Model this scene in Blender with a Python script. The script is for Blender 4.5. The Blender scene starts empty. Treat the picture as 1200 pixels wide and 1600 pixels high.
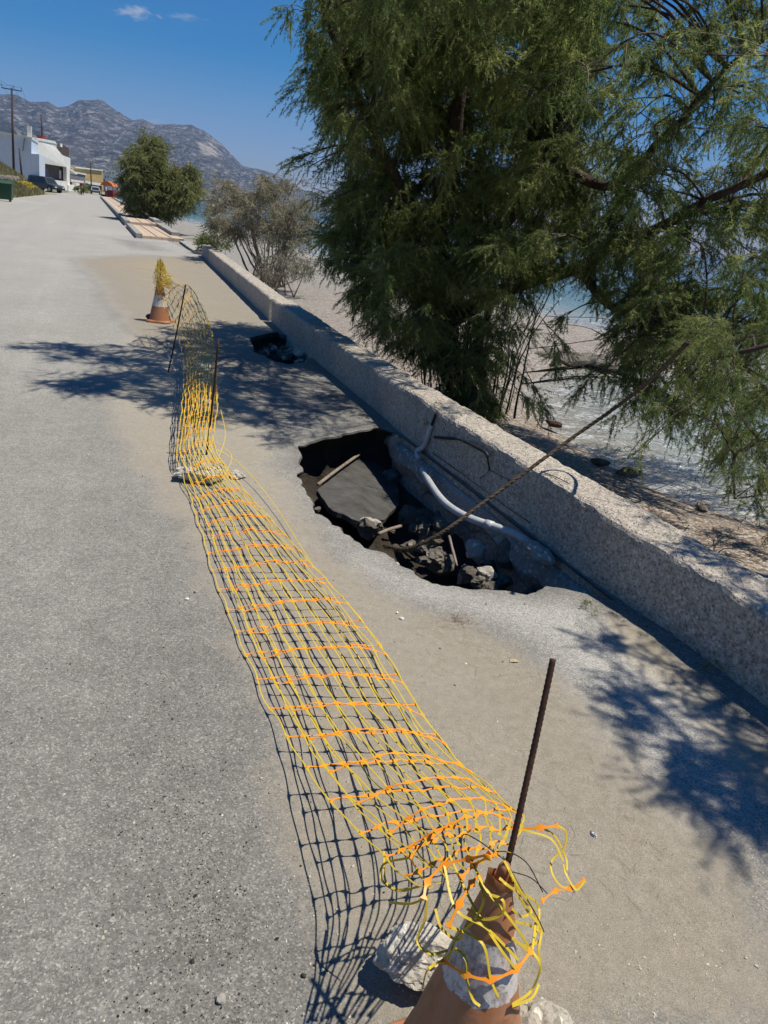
import bpy, bmesh, math, random
import numpy as np
from mathutils import Vector, Matrix, noise as mnoise
from mathutils.geometry import delaunay_2d_cdt

# ------------------------------------------------------------------ camera
F_PX, CAM_H = 1155.0, 1.6
ROLL = math.radians(6.5)
PITCH = math.atan(456 / F_PX)
sc = bpy.context.scene
COL = sc.collection
_f = np.array([0, math.cos(PITCH), -math.sin(PITCH)])
_up = np.array([0, math.sin(PITCH), math.cos(PITCH)])
_r = np.array([1.0, 0, 0])
_X = math.cos(ROLL) * _r + math.sin(ROLL) * _up
_D = math.sin(ROLL) * _r - math.cos(ROLL) * _up
cam_d = bpy.data.cameras.new('camera')
cam = bpy.data.objects.new('camera', cam_d)
COL.objects.link(cam)
M3 = Matrix(((_X[0], -_D[0], -_f[0]), (_X[1], -_D[1], -_f[1]), (_X[2], -_D[2], -_f[2])))
cam.matrix_world = Matrix.Translation((0, 0, CAM_H)) @ M3.to_4x4()
cam_d.sensor_fit = 'VERTICAL'
cam_d.sensor_height = 24
cam_d.lens = F_PX / 1600 * 24
cam_d.clip_start = 0.05
cam_d.clip_end = 30000
sc.camera = cam

def ray(px, py):
    return _f + (px - 600) / F_PX * _X + (py - 800) / F_PX * _D
def G(px, py, z=0.0):            # the point at height z seen at that place of the photo
    d = ray(px, py); t = (z - CAM_H) / d[2]
    return Vector((t * d[0], t * d[1], z))
def at(px, py, Y):               # the point at distance Y seen at that place
    d = ray(px, py); t = Y / d[1]
    return Vector((t * d[0], Y, CAM_H + t * d[2]))

# ------------------------------------------------------------------ light
SUN = Vector((0.415, -0.005, 1)).normalized()
SHX, SHY = -0.415, 0.005          # shadow shift per metre of height
world = bpy.data.worlds.new('World'); sc.world = world
world.use_nodes = True
wt = world.node_tree; wt.nodes.clear()
w_out = wt.nodes.new('ShaderNodeOutputWorld'); w_bg = wt.nodes.new('ShaderNodeBackground')
sky = wt.nodes.new('ShaderNodeTexSky'); sky.sky_type = 'NISHITA'; sky.sun_disc = False
sky.sun_elevation = math.asin(SUN.z); sky.sun_rotation = math.atan2(SUN.x, SUN.y)
sky.air_density = 1.0; sky.dust_density = 0.2; sky.ozone_density = 1.8
w_bg.inputs['Strength'].default_value = 0.05
tc = wt.nodes.new('ShaderNodeTexCoord')
hs = wt.nodes.new('ShaderNodeHueSaturation'); hs.inputs['Saturation'].default_value = 1.95; hs.inputs['Value'].default_value = 1.2
wt.links.new(sky.outputs[0], hs.inputs['Color']); tint = wt.nodes.new('ShaderNodeMixRGB'); tint.blend_type = 'MULTIPLY'; tint.inputs[0].default_value = 1; tint.inputs[2].default_value = (1.12, .98, 1.10, 1)
wt.links.new(hs.outputs[0], tint.inputs[1]); prev = tint.outputs[0]
def wn(t, **k):
    n = wt.nodes.new(t)
    for a, b in k.items(): setattr(n, a, b)
    return n
for (cx, cy, hw, hh, dens) in ((213, 20, 38, 17, .75), (290, 27, 34, 10, .35), (244, 190, 12, 6, .6)):
    c = Vector(ray(cx, cy)).normalized()
    ex = (Vector(ray(cx + hw, cy + hw * .35)).normalized() - c); ey = (Vector(ray(cx, cy + hh)).normalized() - c)
    sub = wn('ShaderNodeVectorMath', operation='SUBTRACT'); wt.links.new(tc.outputs['Generated'], sub.inputs[0]); sub.inputs[1].default_value = c
    dx = wn('ShaderNodeVectorMath', operation='DOT_PRODUCT'); wt.links.new(sub.outputs[0], dx.inputs[0]); dx.inputs[1].default_value = ex / ex.length_squared
    dy = wn('ShaderNodeVectorMath', operation='DOT_PRODUCT'); wt.links.new(sub.outputs[0], dy.inputs[0]); dy.inputs[1].default_value = ey / ey.length_squared
    cb = wn('ShaderNodeCombineXYZ'); wt.links.new(dx.outputs['Value'], cb.inputs[0]); wt.links.new(dy.outputs['Value'], cb.inputs[1])
    ln = wn('ShaderNodeVectorMath', operation='LENGTH'); wt.links.new(cb.outputs[0], ln.inputs[0])
    nz = wn('ShaderNodeTexNoise'); nz.inputs['Scale'].default_value = 1.6; nz.inputs['Detail'].default_value = 7; nz.inputs['Distortion'].default_value = .6
    wt.links.new(cb.outputs[0], nz.inputs['Vector'])
    a = wn('ShaderNodeMath', operation='MULTIPLY_ADD'); wt.links.new(nz.outputs[0], a.inputs[0]); a.inputs[1].default_value = 2.4; a.inputs[2].default_value = -.45
    b = wn('ShaderNodeMath', operation='SUBTRACT', use_clamp=True); wt.links.new(a.outputs[0], b.inputs[0]); wt.links.new(ln.outputs['Value'], b.inputs[1])
    e = wn('ShaderNodeMath', operation='MULTIPLY', use_clamp=True); wt.links.new(b.outputs[0], e.inputs[0]); e.inputs[1].default_value = dens * 1.5
    mx = wn('ShaderNodeMixRGB'); wt.links.new(e.outputs[0], mx.inputs[0]); wt.links.new(prev, mx.inputs[1]); mx.inputs[2].default_value = (7.5, 8, 8.8, 1)
    prev = mx.outputs[0]
wt.links.new(prev, w_bg.inputs['Color']); wt.links.new(w_bg.outputs[0], w_out.inputs['Surface'])
sun_d = bpy.data.lights.new('sun', 'SUN'); sun_d.energy = 5.0; sun_d.angle = math.radians(0.55); sun_d.color = (1, .935, .80)
sun = bpy.data.objects.new('sun', sun_d); COL.objects.link(sun)
sun.rotation_euler = SUN.to_track_quat('Z', 'Y').to_euler()
sc.view_settings.view_transform = 'Standard'; sc.view_settings.look = 'None'
sc.view_settings.exposure = 0.36; sc.view_settings.gamma = 1.0
sc.cycles.volume_bounces = 0
sc.cycles.max_bounces = 8

# ------------------------------------------------------------------ helpers
rnd = random.Random(7)
def tag(o, label=None, cat=None, group=None, kind=None):
    if label: o['label'] = label
    if cat: o['category'] = cat
    if group: o['group'] = group
    if kind: o['kind'] = kind
    return o
def empty(name, loc, label, cat, group=None, rz=0):
    o = bpy.data.objects.new(name, None); COL.objects.link(o)
    o.location = loc; o.rotation_euler = (0, 0, rz); o.empty_display_size = .1
    return tag(o, label, cat, group)
class MB:
    def __init__(s): s.v = []; s.f = []; s.m = []; s.mi = 0
    def add(s, vs, fs):
        o = len(s.v); s.v += [tuple(p) for p in vs]
        for f in fs: s.f.append(tuple(i + o for i in f)); s.m.append(s.mi)
    def box(s, c, d, rz=0, rot=None, taper=1.0):
        R = rot if rot is not None else Matrix.Rotation(rz, 3, 'Z')
        vs = []
        for z in (-1, 1):
            k = taper if z > 0 else 1
            for x, y in ((-1, -1), (1, -1), (1, 1), (-1, 1)):
                vs.append(Vector(c) + R @ Vector((x * d[0] / 2 * k, y * d[1] / 2 * k, z * d[2] / 2)))
        s.add(vs, [(3, 2, 1, 0), (4, 5, 6, 7), (0, 1, 5, 4), (1, 2, 6, 5), (2, 3, 7, 6), (3, 0, 4, 7)])
    def hexa(s, b, t):           # four bottom and four top points
        s.add(list(b) + list(t), [(3, 2, 1, 0), (4, 5, 6, 7), (0, 1, 5, 4), (1, 2, 6, 5), (2, 3, 7, 6), (3, 0, 4, 7)])
    def tube(s, pts, rad, n=6, caps=True):
        pts = [Vector(p) for p in pts]; N = len(pts)
        if not hasattr(rad, '__len__'): rad = [rad] * N
        vs = []; u = None
        for i in range(N):
            t = (pts[min(i + 1, N - 1)] - pts[max(i - 1, 0)])
            if t.length < 1e-9: t = Vector((0, 0, 1))
            t.normalize()
            if u is None: u = t.orthogonal().normalized()
            else:
                u = u - t * u.dot(t)
                u = u.normalized() if u.length > 1e-6 else t.orthogonal().normalized()
            w = t.cross(u)
            for k in range(n):
                a = 2 * math.pi * k / n
                vs.append(pts[i] + (u * math.cos(a) + w * math.sin(a)) * rad[i])
        fs = [(i * n + k, i * n + (k + 1) % n, (i + 1) * n + (k + 1) % n, (i + 1) * n + k) for i in range(N - 1) for k in range(n)]
        if caps: fs += [tuple(range(n - 1, -1, -1)), tuple((N - 1) * n + k for k in range(n))]
        s.add(vs, fs)
    def tape(s, pts, wid, thick, nrm):
        pts = [Vector(p) for p in pts]; N = len(pts)
        if not hasattr(wid, '__len__'): wid = [wid] * N
        if isinstance(nrm, Vector): nrm = [nrm] * N
        vs = []
        for i in range(N):
            t = (pts[min(i + 1, N - 1)] - pts[max(i - 1, 0)])
            t = t.normalized() if t.length > 1e-9 else Vector((1, 0, 0))
            sd = nrm[i].cross(t); sd = sd.normalized() if sd.length > 1e-6 else t.orthogonal().normalized()
            up = t.cross(sd)
            a = sd * wid[i] / 2; b = up * thick / 2
            vs += [pts[i] - a - b, pts[i] + a - b, pts[i] + a + b, pts[i] - a + b]
        fs = [(i * 4 + k, i * 4 + (k + 1) % 4, i * 4 + 4 + (k + 1) % 4, i * 4 + 4 + k) for i in range(N - 1) for k in range(4)]
        fs += [(3, 2, 1, 0), tuple((N - 1) * 4 + k for k in range(4))]
        s.add(vs, fs)
    def lathe(s, prof, n=32, c=(0, 0, 0), cap=False):
        vs = [(c[0] + r * math.cos(2 * math.pi * k / n), c[1] + r * math.sin(2 * math.pi * k / n), c[2] + z) for r, z in prof for k in range(n)]
        fs = [(i * n + k, i * n + (k + 1) % n, (i + 1) * n + (k + 1) % n, (i + 1) * n + k) for i in range(len(prof) - 1) for k in range(n)]
        if cap: fs += [tuple(range(n - 1, -1, -1)), tuple((len(prof) - 1) * n + k for k in range(n))]
        s.add(vs, fs)
    def build(s, name, mat, parent=None, smooth=False, local=True):
        me = bpy.data.meshes.new(name)
        vs = s.v
        me.from_pydata(vs, [], s.f)
        for m in (mat if isinstance(mat, (list, tuple)) else [mat]): me.materials.append(m)
        if any(s.m): me.polygons.foreach_set('material_index', s.m)
        if smooth: me.polygons.foreach_set('use_smooth', [True] * len(me.polygons))
        me.update()
        o = bpy.data.objects.new(name, me); COL.objects.link(o)
        if parent is not None: o.parent = parent
        return o
def rel(mb, org):                # world coordinates to coordinates about org
    o = Vector(org); mb.v = [tuple(Vector(p) - o) for p in mb.v]; return mb
def np_mesh(name, verts, faces, mat, parent=None, smooth=False):   # faces: (n,k)
    me = bpy.data.meshes.new(name); n, k = faces.shape
    me.vertices.add(len(verts)); me.vertices.foreach_set('co', np.ascontiguousarray(verts, dtype=np.float32).ravel())
    me.loops.add(n * k); me.loops.foreach_set('vertex_index', np.ascontiguousarray(faces, dtype=np.int32).ravel())
    me.polygons.add(n); me.polygons.foreach_set('loop_start', np.arange(0, n * k, k, dtype=np.int32))
    me.polygons.foreach_set('use_smooth', np.full(n, smooth))
    me.materials.append(mat); me.update(calc_edges=True)
    o = bpy.data.objects.new(name, me); COL.objects.link(o)
    if parent is not None: o.parent = parent
    return o
def crom(pts, n):                # Catmull-Rom through the points, n samples per span
    P = [Vector(p) for p in pts]; P = [2 * P[0] - P[1]] + P + [2 * P[-1] - P[-2]]; out = []
    for i in range(1, len(P) - 2):
        for k in range(n):
            t = k / n; a, b, c, d = P[i - 1], P[i], P[i + 1], P[i + 2]
            out.append(.5 * (2 * b + (c - a) * t + (2 * a - 5 * b + 4 * c - d) * t * t + (3 * b - a - 3 * c + d) * t ** 3))
    out.append(P[-2]); return out
def fbm(x, y, z=0, o=4, s=1.0):
    v = 0; a = 1; t = 0
    for i in range(o):
        v += a * mnoise.noise(Vector((x, y, z)) * s); t += a; a *= .5; s *= 2.03
    return v / t

# ---- materials
def new_mat(name):
    m = bpy.data.materials.new(name); m.use_nodes = True
    nt = m.node_tree; nt.nodes.clear()
    out = nt.nodes.new('ShaderNodeOutputMaterial'); bs = nt.nodes.new('ShaderNodeBsdfPrincipled')
    nt.links.new(bs.outputs[0], out.inputs[0]); return m, nt, bs, out
class NT:
    def __init__(s, nt): s.nt = nt; s.pos = None
    def n(s, t, ins=None, **k):
        nd = s.nt.nodes.new(t)
        for a, b in k.items(): setattr(nd, a, b)
        for a, b in (ins or {}).items():
            i = nd.inputs[a]
            if isinstance(b, bpy.types.NodeSocket): s.nt.links.new(b, i)
            else: i.default_value = b
        return nd
    def P(s):
        if s.pos is None: s.pos = s.n('ShaderNodeNewGeometry').outputs['Position']
        return s.pos
    def obj(s): return s.n('ShaderNodeTexCoord').outputs['Object']
    def noise(s, scale, detail=4, rough=.55, vec=None, out=0, dist=0):
        return s.n('ShaderNodeTexNoise', {'Vector': vec or s.P(), 'Scale': scale, 'Detail': detail, 'Roughness': rough, 'Distortion': dist}).outputs[out]
    def voro(s, scale, vec=None, feature='F1', out='Distance', rand=1):
        return s.n('ShaderNodeTexVoronoi', {'Vector': vec or s.P(), 'Scale': scale, 'Randomness': rand}, feature=feature).outputs[out]
    def ramp(s, fac, stops, interp='LINEAR'):
        r = s.n('ShaderNodeValToRGB', {'Fac': fac}); cr = r.color_ramp; cr.interpolation = interp
        while len(cr.elements) < len(stops): cr.elements.new(.5)
        for e, (p, c) in zip(cr.elements, stops):
            e.position = p; e.color = (c, c, c, 1) if not hasattr(c, '__len__') else (*c, 1)
        return r.outputs[0]
    def mix(s, fac, a, b, mode='MIX'):
        def c(v): return v if isinstance(v, bpy.types.NodeSocket) else (*v, 1)
        return s.n('ShaderNodeMixRGB', {'Fac': fac, 'Color1': c(a), 'Color2': c(b)}, blend_type=mode).outputs[0]
    def math(s, op, a, b=0.0, c=0.0, clamp=False):
        n = s.n('ShaderNodeMath', {0: a, 1: b, 2: c}, operation=op); n.use_clamp = clamp; return n.outputs[0]
    def bump(s, h, strength=.5, dist=.01, nrm=None):
        ins = {'Height': h, 'Strength': strength, 'Distance': dist}
        if nrm is not None: ins['Normal'] = nrm
        return s.n('ShaderNodeBump', ins).outputs[0]
    def attr(s, name): return s.n('ShaderNodeAttribute', attribute_name=name).outputs['Fac']
def simple(name, col, rough=.7, col2=None, nscale=8, bscale=60, bump=.25, bdist=.004, metal=0, spec=.3, detail=5, obj=True):
    m, nt, bs, out = new_mat(name); N = NT(nt)
    v = N.obj() if obj else N.P()
    c2 = col2 or tuple(x * .7 for x in col)
    f = N.noise(nscale, detail, .62, v)
    c = N.mix(N.ramp(f, [(.32, 0), (.68, 1)]), col, c2)
    nt.links.new(c, bs.inputs['Base Color'])
    bs.inputs['Roughness'].default_value = rough; bs.inputs['Metallic'].default_value = metal
    bs.inputs['Specular IOR Level'].default_value = spec
    h = N.noise(bscale, 4, .6, v)
    nt.links.new(N.bump(h, bump, bdist), bs.inputs['Normal'])
    return m
MT = {}
def m_asphalt():
    m, nt, bs, out = new_mat('asphalt'); N = NT(nt)
    cell = N.voro(210, out='Color'); cs = N.n('ShaderNodeSeparateColor', {'Color': cell}).outputs[0]
    agg = N.ramp(cs, [(0, (.06, .06, .063)), (.35, (.15, .148, .145)), (.8, (.265, .258, .25)), (.93, (.42, .41, .39)), (1, (.6, .58, .55))])
    fine = N.noise(420, 3, .75)
    agg = N.mix(.55, agg, N.ramp(fine, [(.3, .1), (.7, .33)]))
    agg = N.mix(N.math('MULTIPLY', N.ramp(N.voro(46), [(.0, 1), (.16, 0)]), N.ramp(N.noise(9, 3), [(.45, 0), (.6, .8)])), agg, (.035, .034, .034))
    big = N.ramp(N.noise(.9, 5, .6), [(.3, .86), (.7, 1.14)])
    agg = N.mix(1, agg, N.ramp(N.noise(7, 6, .7), [(.32, .84), (.7, 1.14)]), 'MULTIPLY')
    agg = N.mix(1, agg, N.ramp(N.noise(34, 4, .7), [(.32, .84), (.7, 1.14)]), 'MULTIPLY')
    agg = N.mix(1, agg, big, 'MULTIPLY'); agg = N.mix(1, agg, (.93, .90, .84), 'MULTIPLY')
    streak = N.ramp(N.noise(1.0, 5, .6, N.n('ShaderNodeMapping', {'Vector': N.n('ShaderNodeMapping', {'Vector': N.P(), 'Rotation': (0, 0, math.radians(-21.8))}).outputs[0], 'Scale': (1.1, .045, 1)}).outputs[0]), [(.3, .84), (.48, 1.0), (.60, 1.06), (.70, 1.4)])
    agg = N.mix(1, agg, streak, 'MULTIPLY')
    # wind-blown sand lying on it, thicker where the attribute says
    sa = N.attr('sand')
    n1 = N.noise(2.3, 7, .66); n2 = N.noise(38, 5, .7); n3 = N.noise(160, 2, .6)
    s = N.math('MULTIPLY_ADD', n1, 1.25, N.math('MULTIPLY_ADD', n2, .7, N.math('MULTIPLY', n3, .6)))
    s = N.math('ADD', N.math('SUBTRACT', s, 1.24), N.math('MULTIPLY_ADD', sa, 1.15, -.55))
    s = N.ramp(s, [(.0, 0), (.32, 1)])
    grain = N.noise(330, 3, .75)
    sandc = N.mix(N.ramp(grain, [(.36, 0), (.60, 1)]), (.135, .12, .097), (.345, .31, .258))
    sandc = N.mix(N.ramp(N.noise(5, 5, .6), [(.35, 0), (.7, .55)]), sandc, (.26, .24, .205))
    pale = N.attr('pale')
    sandc = N.mix(1, sandc, N.ramp(N.noise(26, 6, .72), [(.3, .80), (.72, 1.18)]), 'MULTIPLY')
    sandc = N.mix(N.math('MULTIPLY', pale, .75), sandc, N.mix(N.ramp(grain, [(.3, 0), (.7, 1)]), (.235, .185, .115), (.43, .355, .235)))
    rip = N.ramp(N.noise(2.2, 7, .68, N.n('ShaderNodeMapping', {'Vector': N.P(), 'Scale': (.5, 2.4, 1)}).outputs[0]), [(.36, .80), (.55, 1.04)])
    sandc = N.mix(pale, sandc, N.mix(1, sandc, rip, 'MULTIPLY'))
    c = N.mix(N.math('MULTIPLY', s, .93), agg, sandc)
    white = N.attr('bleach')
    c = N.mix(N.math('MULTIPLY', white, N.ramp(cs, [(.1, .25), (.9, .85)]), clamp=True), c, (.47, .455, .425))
    nt.links.new(c, bs.inputs['Base Color'])
    bs.inputs['Roughness'].default_value = .88; bs.inputs['Specular IOR Level'].default_value = .25
    h = N.math('MULTIPLY_ADD', cs, .6, N.math('MULTIPLY', fine, .6))
    b1 = N.bump(h, .55, .006)
    b2 = N.bump(N.noise(14, 5, .6), .35, .02, b1)
    nt.links.new(b2, bs.inputs['Normal'])
    return m
def m_concrete(name, a, b, dark, scale=70, bd=.008, coarse=0):
    m, nt, bs, out = new_mat(name); N = NT(nt)
    cell = N.n('ShaderNodeSeparateColor', {'Color': N.voro(scale, out='Color')}).outputs[0]
    c = N.mix(N.ramp(N.noise(3, 6, .65), [(.35, 0), (.68, 1)]), a, b)
    c = N.mix(N.ramp(cell, [(.0, .55), (.12, 0), (.9, 0)]), c, dark)
    c = N.mix(N.ramp(cell, [(.86, 0), (.96, .7)]), c, tuple(min(1, x * 1.8) for x in a))
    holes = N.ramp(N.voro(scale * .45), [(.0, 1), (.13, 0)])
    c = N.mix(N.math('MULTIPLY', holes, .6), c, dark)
    nt.links.new(c, bs.inputs['Base Color']); bs.inputs['Roughness'].default_value = .9; bs.inputs['Specular IOR Level'].default_value = .2
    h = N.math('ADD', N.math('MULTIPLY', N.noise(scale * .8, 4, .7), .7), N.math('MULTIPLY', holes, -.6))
    if coarse:
        kn = N.ramp(N.voro(coarse), [(.1, 1), (.42, 0)]); h = N.math('ADD', h, N.math('MULTIPLY', kn, 1.1))
        c2 = N.mix(N.ramp(N.noise(coarse * .5, 5, .75), [(.38, .6), (.54, 0)]), c, tuple(x * .45 for x in a))
        c2 = N.mix(N.ramp(N.n('ShaderNodeSeparateColor', {'Color': N.voro(coarse * .8, out='Color')}).outputs[1], [(.92, 0), (.97, .5)]), c2, tuple(min(.75, x * 1.6) for x in a))
        st = N.noise(1.0, 6, .7, N.n('ShaderNodeMapping', {'Vector': N.P(), 'Scale': (2.4, 2.4, .7)}).outputs[0])
        c2 = N.mix(N.ramp(st, [(.5, 0), (.72, .4)]), c2, tuple(x * .6 for x in a))
        nt.links.new(c2, bs.inputs['Base Color'])
    b1 = N.bump(h, .8, bd); nt.links.new(N.bump(N.noise(7, 4, .6), .6, .03, b1), bs.inputs['Normal'])
    return m
def m_leaf(name, c1, c2, c3, trans=.35):
    m, nt, bs, out = new_mat(name); N = NT(nt)
    f = N.noise(1.4, 4, .6); g = N.noise(9, 3, .6)
    c = N.mix(N.ramp(f, [(.35, 0), (.65, 1)]), c1, c2)
    c = N.mix(N.ramp(g, [(.5, 0), (.72, .8)]), c, c3)
    c = N.mix(N.ramp(N.noise(2.6, 3, .5), [(.52, 0), (.62, .75)]), c, tuple(x * 1.35 for x in c3))
    c = N.mix(N.ramp(N.noise(3.1, 3, .6, N.n('ShaderNodeMapping', {'Vector': N.P(), 'Location': (7, 3, 1)}).outputs[0]), [(.60, 0), (.72, .55)]), c, (.15, .125, .07))
    nt.links.new(c, bs.inputs['Base Color']); bs.inputs['Roughness'].default_value = .6; bs.inputs['Specular IOR Level'].default_value = .3
    tr = N.n('ShaderNodeBsdfTranslucent', {'Color': c}).outputs[0]
    mx = N.n('ShaderNodeMixShader', {0: trans, 1: bs.outputs[0], 2: tr}).outputs[0]
    nt.links.new(mx, out.inputs[0]); return m
MT['asphalt'] = m_asphalt()
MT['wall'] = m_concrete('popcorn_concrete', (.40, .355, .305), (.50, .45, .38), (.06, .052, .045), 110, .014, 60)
MT['kerb'] = m_concrete('kerb_concrete', (.30, .29, .27), (.22, .21, .2), (.1, .1, .1), 40)
MT['oldconc'] = m_concrete('footing_concrete', (.33, .31, .28), (.24, .22, .19), (.1, .09, .08), 50)
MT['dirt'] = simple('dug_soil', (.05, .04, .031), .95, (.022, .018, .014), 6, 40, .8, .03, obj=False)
MT['slab'] = simple('broken_asphalt', (.095, .095, .095), .92, (.045, .04, .035), 7, 90, .9, .012)
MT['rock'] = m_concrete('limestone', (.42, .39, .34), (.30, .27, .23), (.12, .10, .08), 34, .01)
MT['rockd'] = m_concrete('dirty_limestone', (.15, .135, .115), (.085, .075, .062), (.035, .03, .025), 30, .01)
MT['rust'] = simple('rusty_steel', (.085, .04, .026), .75, (.035, .02, .016), 60, 300, .5, .001, metal=.3)
MT['yel'] = simple('yellow_tape', (.60, .43, .018), .5, (.50, .36, .03), 14, 90, .15, .001, spec=.5)
MT['ora'] = simple('orange_tape', (.80, .23, .008), .42, (.85, .31, .012), 14, 90, .15, .001, spec=.5)
MT['wire'] = simple('dark_wire', (.04, .03, .028), .6)
MT['black'] = simple('black_rubber', (.018, .018, .02), .6)
MT['pvc'] = simple('grey_conduit', (.48, .49, .50), .42, (.36, .36, .36), 20, 60, .2, .002, spec=.5)
MT['rope'] = simple('frayed_rope', (.105, .08, .052), .95, (.04, .03, .022), 40, 200, .9, .004)
MT['bark'] = simple('bark', (.085, .06, .048), .95, (.035, .026, .022), 12, 40, 1, .02)
MT['twig'] = simple('dry_twigs', (.27, .22, .18), .9, (.17, .135, .11), 20)
MT['pave'] = None
MT['twigb'] = simple('thin_twigs', (.19, .15, .12), .9, (.09, .07, .055), 6)

def grow(name, pts, fs, mat, kind=None): pass

# ------------------------------------------------------------------ road sheet with the two holes
WB = [(4.0, -3.0), (1.57, 2.46), (1.49, 2.66), (-.1, 6.33), (-.9, 8.31), (-2.16, 11.65), (-6.22, 22.88)]   # foot of the wall, road side
WBv = [Vector((x, y, 0)) for x, y in WB]
def wall_x(y):
    for (x0, y0), (x1, y1) in zip(WB, WB[1:]):
        if y <= y1: return x0 + (x1 - x0) * (y - y0) / (y1 - y0)
    x0, y0 = WB[-1]
    if y < 28: return x0 + (-8.9 - x0) * (y - y0) / (28.3 - y0)
    return -8.9 - .4215 * (y - 28.3)
def densify(pts, n, amp, seed, closed=True):
    r = random.Random(seed); out = []; N = len(pts)
    for i in range(N if closed else N - 1):
        a, b = Vector(pts[i]), Vector(pts[(i + 1) % N])
        for k in range(n):
            p = a.lerp(b, k / n)
            nn = Vector((-(b - a).y, (b - a).x, 0)).normalized()
            out.append(p + nn * (fbm(p.x * 4, p.y * 4, seed, 4, 2.2) * amp))
    return out
HOLE_PX = [(468, 690), (466, 728), (481, 760), (500, 793), (540, 825), (580, 850), (620, 868), (655, 890), (700, 905), (760, 914), (820, 916), (852, 908), (884, 908)]
hole1 = [G(*p) for p in HOLE_PX]
wy = [3.30, 3.6, 4.0, 4.5, 5.0, 5.5, 5.95]
hole1 += [Vector((wall_x(y) - .02, y, 0)) for y in wy]
hole1 += [G(*p) for p in [(590, 661), (560, 667), (520, 676), (485, 684)]]
HOLE1 = densify(hole1[:13], 7, .075, 3, False) + hole1[13:20] + densify(hole1[19:] + [hole1[0]], 5, .05, 5, False)[1:]
hole2 = [G(*p) for p in [(392, 528), (398, 550), (425, 563), (452, 569), (474, 565), (500, 556), (478, 540), (462, 528), (430, 518)]]
HOLE2 = densify(hole2, 4, .10, 9)
def in_poly(x, y, poly):
    c = False; j = len(poly) - 1
    for i in range(len(poly)):
        a, b = poly[i], poly[j]
        if (a[1] > y) != (b[1] > y) and x < (b[0] - a[0]) * (y - a[1]) / (b[1] - a[1]) + a[0]: c = not c
        j = i
    return c
def sdist(x, y, poly):           # signed distance, positive inside
    P = np.array([(p[0], p[1]) for p in poly]); Q = np.roll(P, -1, 0)
    e = Q - P; w = np.array([x, y]) - P
    t = np.clip((w * e).sum(1) / np.maximum((e * e).sum(1), 1e-12), 0, 1)
    d = np.sqrt((((w - e * t[:, None])) ** 2).sum(1).min())
    return d if in_poly(x, y, poly) else -d
SAND_A = [G(*p) for p in [(112, 403), (150, 440), (180, 490), (206, 520), (240, 545), (330, 560), (420, 540), (430, 500), (322, 404), (220, 398)]]
SAND_B = [G(*p) for p in [(190, 520), (160, 650), (190, 720), (262, 830), (330, 950), (395, 1090), (420, 1300), (470, 1500), (520, 1640), (1300, 1640), (1210, 1320), (1060, 1230), (960, 1120), (880, 1040), (760, 965), (640, 940), (560, 880), (500, 810), (440, 730), (420, 640), (330, 545)]]
SAND_C = [G(*p) for p in [(930, 935), (1010, 980), (1200, 1160), (1330, 1300), (1330, 1390), (1180, 1240), (1040, 1110), (960, 1020)]]
BLEACH = [G(*p) for p in [(540, 840), (620, 890), (760, 930), (900, 935), (1010, 1030), (1120, 1120), (1220, 1290), (1220, 1350), (1080, 1260), (960, 1130), (860, 1010), (760, 955), (640, 925), (560, 880)]]
BLEACH2 = [G(*p) for p in [(150, 345), (210, 350), (330, 385), (330, 398), (200, 396), (120, 392), (90, 370), (120, 350)]]
WORN = [G(*p) for p in [(168, 366), (195, 366), (232, 380), (262, 392), (215, 391), (188, 380)]]
TRACK = [G(*p) for p in [(112, 322), (86, 362), (66, 396), (40, 440), (8, 492)]]
TRACK2 = [G(*p) for p in [(160, 335), (190, 352), (212, 372), (232, 400)]]
def segd(x, y, L):
    best = 1e9; w = Vector((x, y, 0))
    for a, b in zip(L, L[1:]):
        e = b - a; t = max(0, min(1, (w - a).dot(e) / e.length_squared)); best = min(best, (w - a - e * t).length)
    return best
def road_left(y): return -28.7 - .385 * (y - 54) + (1.5 if y < 40 else 0)
pts2 = []; edges = []
outer = []
for y in np.arange(-3, 12, .25): outer.append((wall_x(y), y))
for y in np.arange(12, 30, 1): outer.append((wall_x(y), y))
for y in np.arange(30, 175, 5): outer.append((wall_x(y), y))
outer.append((wall_x(175), 175))
lf = []
for y in np.arange(175, 40, -7.5): lf.append((road_left(y), y))
for y in np.arange(38, -3.1, -4): lf.append((road_left(y), y))
outer += lf
def loop(pts):
    o = len(pts2); n = len(pts)
    for p in pts: pts2.append(Vector((p[0], p[1])))
    for i in range(n): edges.append((o + i, o + (i + 1) % n))
loop(outer); loop(HOLE1); loop(HOLE2)
def grid(x0, x1, y0, y1, st, skip=None):
    for y in np.arange(y0, y1, st):
        for x in np.arange(x0, x1, st):
            xx = x + rnd.uniform(-.2, .2) * st; yy = y + rnd.uniform(-.2, .2) * st
            if xx > wall_x(yy) - .4 * st or xx < road_left(yy) + st * .4: continue
            if skip and skip(xx, yy): continue
            if yy < 10 and (sdist(xx, yy, HOLE1) > -.03): continue
            if 7 < yy < 11 and sdist(xx, yy, HOLE2) > -.03: continue
            pts2.append(Vector((xx, yy)))
nearb = lambda x, y: -3.6 < x and y < 10
grid(-3.6, 3, .6, 10, .11)
midb = lambda x, y: nearb(x, y) and y > .6 and x < 3
grid(-12, 4, -3, 26, .33, lambda x, y: -3.6 < x < 3 and .6 < y < 10)
grid(-80, -4, -3, 175, 3.0, lambda x, y: x > -12 and y < 26)
vv, ee, ff, *_ = delaunay_2d_cdt(pts2, edges, [], 0, 1e-5)
faces = []
op = [(p[0], p[1]) for p in outer]
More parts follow.
